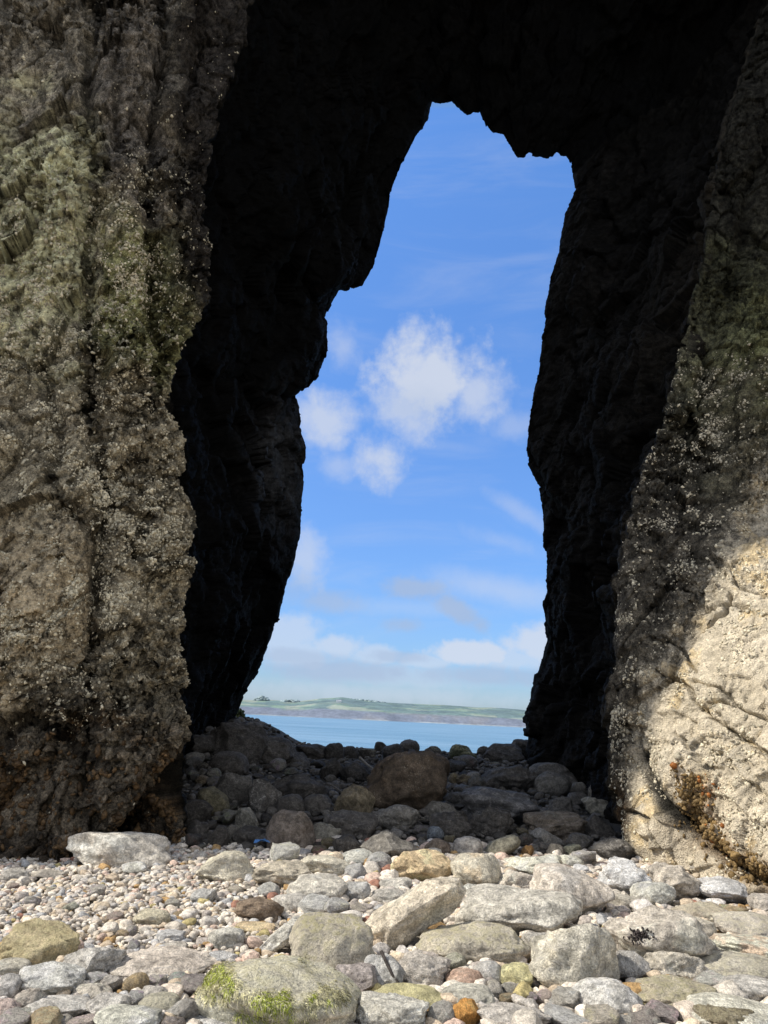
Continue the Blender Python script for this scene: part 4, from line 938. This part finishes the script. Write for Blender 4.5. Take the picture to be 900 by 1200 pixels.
# mussel cluster on the broad boulder
mb = [o for o in COL.objects if 'dark mussel cluster' in o.get('label', '')][0]
V = np.array([v.co[:] for v in mb.data.vertices]); NV = np.array([v.normal[:] for v in mb.data.vertices]); ax, ay = proj(V+np.array(mb.location[:]))
wt = np.exp(-((ax-754)/6)**2-((ay-1097)/4)**2)*(NV[:, 1] < .2); ids = rng.choice(len(V), 220, p=wt/wt.sum())
Vs, Fs_, Cs_ = [], [], []; V0, F0 = ICO[2]
for i, j in enumerate(ids):
    s = rng.uniform(.006, .012); q = V0*np.array([s*.6, s*.6, s*1.3]); Rm = np.array(Matrix.Rotation(rng.uniform(0, 3), 3, Vector(rng.normal(size=3)).normalized()))
    Vs.append(q@Rm.T+V[j]-NV[j]*s*.1+rng.normal(0, 1, 3)*np.array([.035, .006, .014])); Fs_.append(F0+i*len(V0)); Cs_.append(np.tile(np.array([.035, .028, .026])*rng.uniform(.5, 2), (len(V0), 1)))
mu = link("mussels", make_mesh("mussels", np.vstack(Vs), np.vstack(Fs_), np.vstack(Cs_)), M_WEED, mb); mu['kind'] = 'stuff'; mu['label'] = "dark cluster of small mussels"

def leaves(n, rad, centre_h, ls, cols):
    Vs = []; Cs_ = []
    for i in range(n):
        d = rng.normal(size=3); d /= np.linalg.norm(d); d[2] = abs(d[2])*.9
        p = d*rad*rng.uniform(.3, 1)**.6+np.array([0, 0, centre_h]); a = rng.normal(size=3); a /= np.linalg.norm(a); b = np.cross(a, rng.normal(size=3)); b /= np.linalg.norm(b)
        s = ls*rng.uniform(.6, 1.3); Vs += [p-a*s, p+b*s*.35, p+a*s, p-b*s*.35]; Cs_ += [np.array(cols[int(rng.integers(len(cols)))])*rng.uniform(.6, 1.3)]*4
    return np.array(Vs), np.arange(n*4).reshape(n, 4), np.array(Cs_)
def tube(pts, r0_, r1_, n=7):
    pts = np.array(pts, float); Vs = []; 
    for i, p in enumerate(pts):
        t = pts[min(i+1, len(pts)-1)]-pts[max(i-1, 0)]; t /= np.linalg.norm(t); a = np.cross(t, [.3, .9, .2]); a /= np.linalg.norm(a); b = np.cross(t, a); r = r0_+(r1_-r0_)*i/(len(pts)-1)
        for j in range(n): Vs.append(p+r*(a*math.cos(6.283*j/n)+b*math.sin(6.283*j/n))*(1+.2*math.sin(i*2.1+j)))
    m = len(pts); Fc = [[i*n+j, i*n+(j+1) % n, (i+1)*n+(j+1) % n, (i+1)*n+j] for i in range(m-1) for j in range(n)]
    o = len(Vs); Vs += [pts[0], pts[-1]]
    Fc += [[o, (j+1) % n, j, j] for j in range(0)]
    return np.array(Vs), np.array(Fc)
hp = at(279, 848, 20.1); sh = empty("shrub", hp); tag(sh, "small sunlit green plant growing on the rear edge by the left inner wall", "plant")
V, Fc, Cc = leaves(420, .24, .08, .055, [(.12,.16,.05),(.20,.22,.09),(.07,.10,.03)]); V[:, 0] *= .75; V[:, 2] *= 1.25; link("leaves", make_mesh("leaves", V, Fc, Cc, False), M_LEAF, sh)
V, Fc = tube([(0,0,-.1),(.02,0,.1),(.0,.02,.25)], .02, .008); link("stem", make_mesh("stem", V, Fc, np.tile([[.1,.07,.04]], (len(V), 1))), M_WOOD, sh)
hp = at(352, 876, 19.2); tf = empty("plant", hp); tag(tf, "tiny dry pinkish tuft on the skyline of the shaded heap", "plant")
V, Fc, Cc = leaves(90, .10, .04, .03, [(.35,.28,.25),(.28,.25,.18)]); link("leaves", make_mesh("leaves", V, Fc, Cc, False), M_LEAF, tf)
V, Fc = tube([(0,0,-.08),(.01,0,.03),(.0,.01,.1)], .008, .004); link("stem", make_mesh("stem", V, Fc, np.tile([[.2,.15,.1]], (len(V), 1))), M_WOOD, tf)
def stick(name, pts, r, col, label):
    W = np.array([at(*p) for p in pts]); c = W[0].copy(); V, Fc = tube(W-c, r, r*.7)
    o = link(name, make_mesh(name, V, Fc, np.tile([col], (len(V), 1))), M_WOOD, loc=c); tag(o, label, "stick")
stick("driftwood_stick", [(422,888,15.6),(430,896,15.4),(439,903,15.2)], .028, (.28,.25,.21), "pale driftwood stick lying above the black rough rock in the shade")
stick("driftwood_stick", [(383,918,14.2),(392,922,14.1),(402,929,14.0)], .016, (.16,.14,.12), "thin grey stick left of the tan olive angular boulder")
b0 = hit(468, 1158)
stick("driftwood_stick", [(447,1115,b0[1]+.02),(453,1129,b0[1]-.04),(460,1142,b0[1]-.08),(468,1153,b0[1]-.1)], .011, (.06,.05,.045), "dark stick lying across the blue grey angular stone")
# crumpled blue plastic scrap
b = hit(306, 998); nx, ny = 14, 8
gx, gy = np.meshgrid(np.linspace(-.10, .10, nx), np.linspace(-.06, .06, ny), indexing='ij'); z = .05+fbm(np.stack([gx.ravel()*14, gy.ravel()*14, gx.ravel()*0], 1), 3, 2)*.05
gi = np.arange(nx*ny).reshape(nx, ny); Fc = np.stack([gi[:-1, :-1], gi[1:, :-1], gi[1:, 1:], gi[:-1, 1:]], -1).reshape(-1, 4)
o = link("plastic_scrap", make_mesh("plastic_scrap", np.stack([gx.ravel(), gy.ravel(), z+.06], 1), Fc, np.tile([[.10, .25, .55]], (nx*ny, 1))), M_PLASTIC, loc=b+np.array([0, .05, 0]))
tag(o, "crumpled scrap of blue plastic behind the cream flat topped block", "litter")
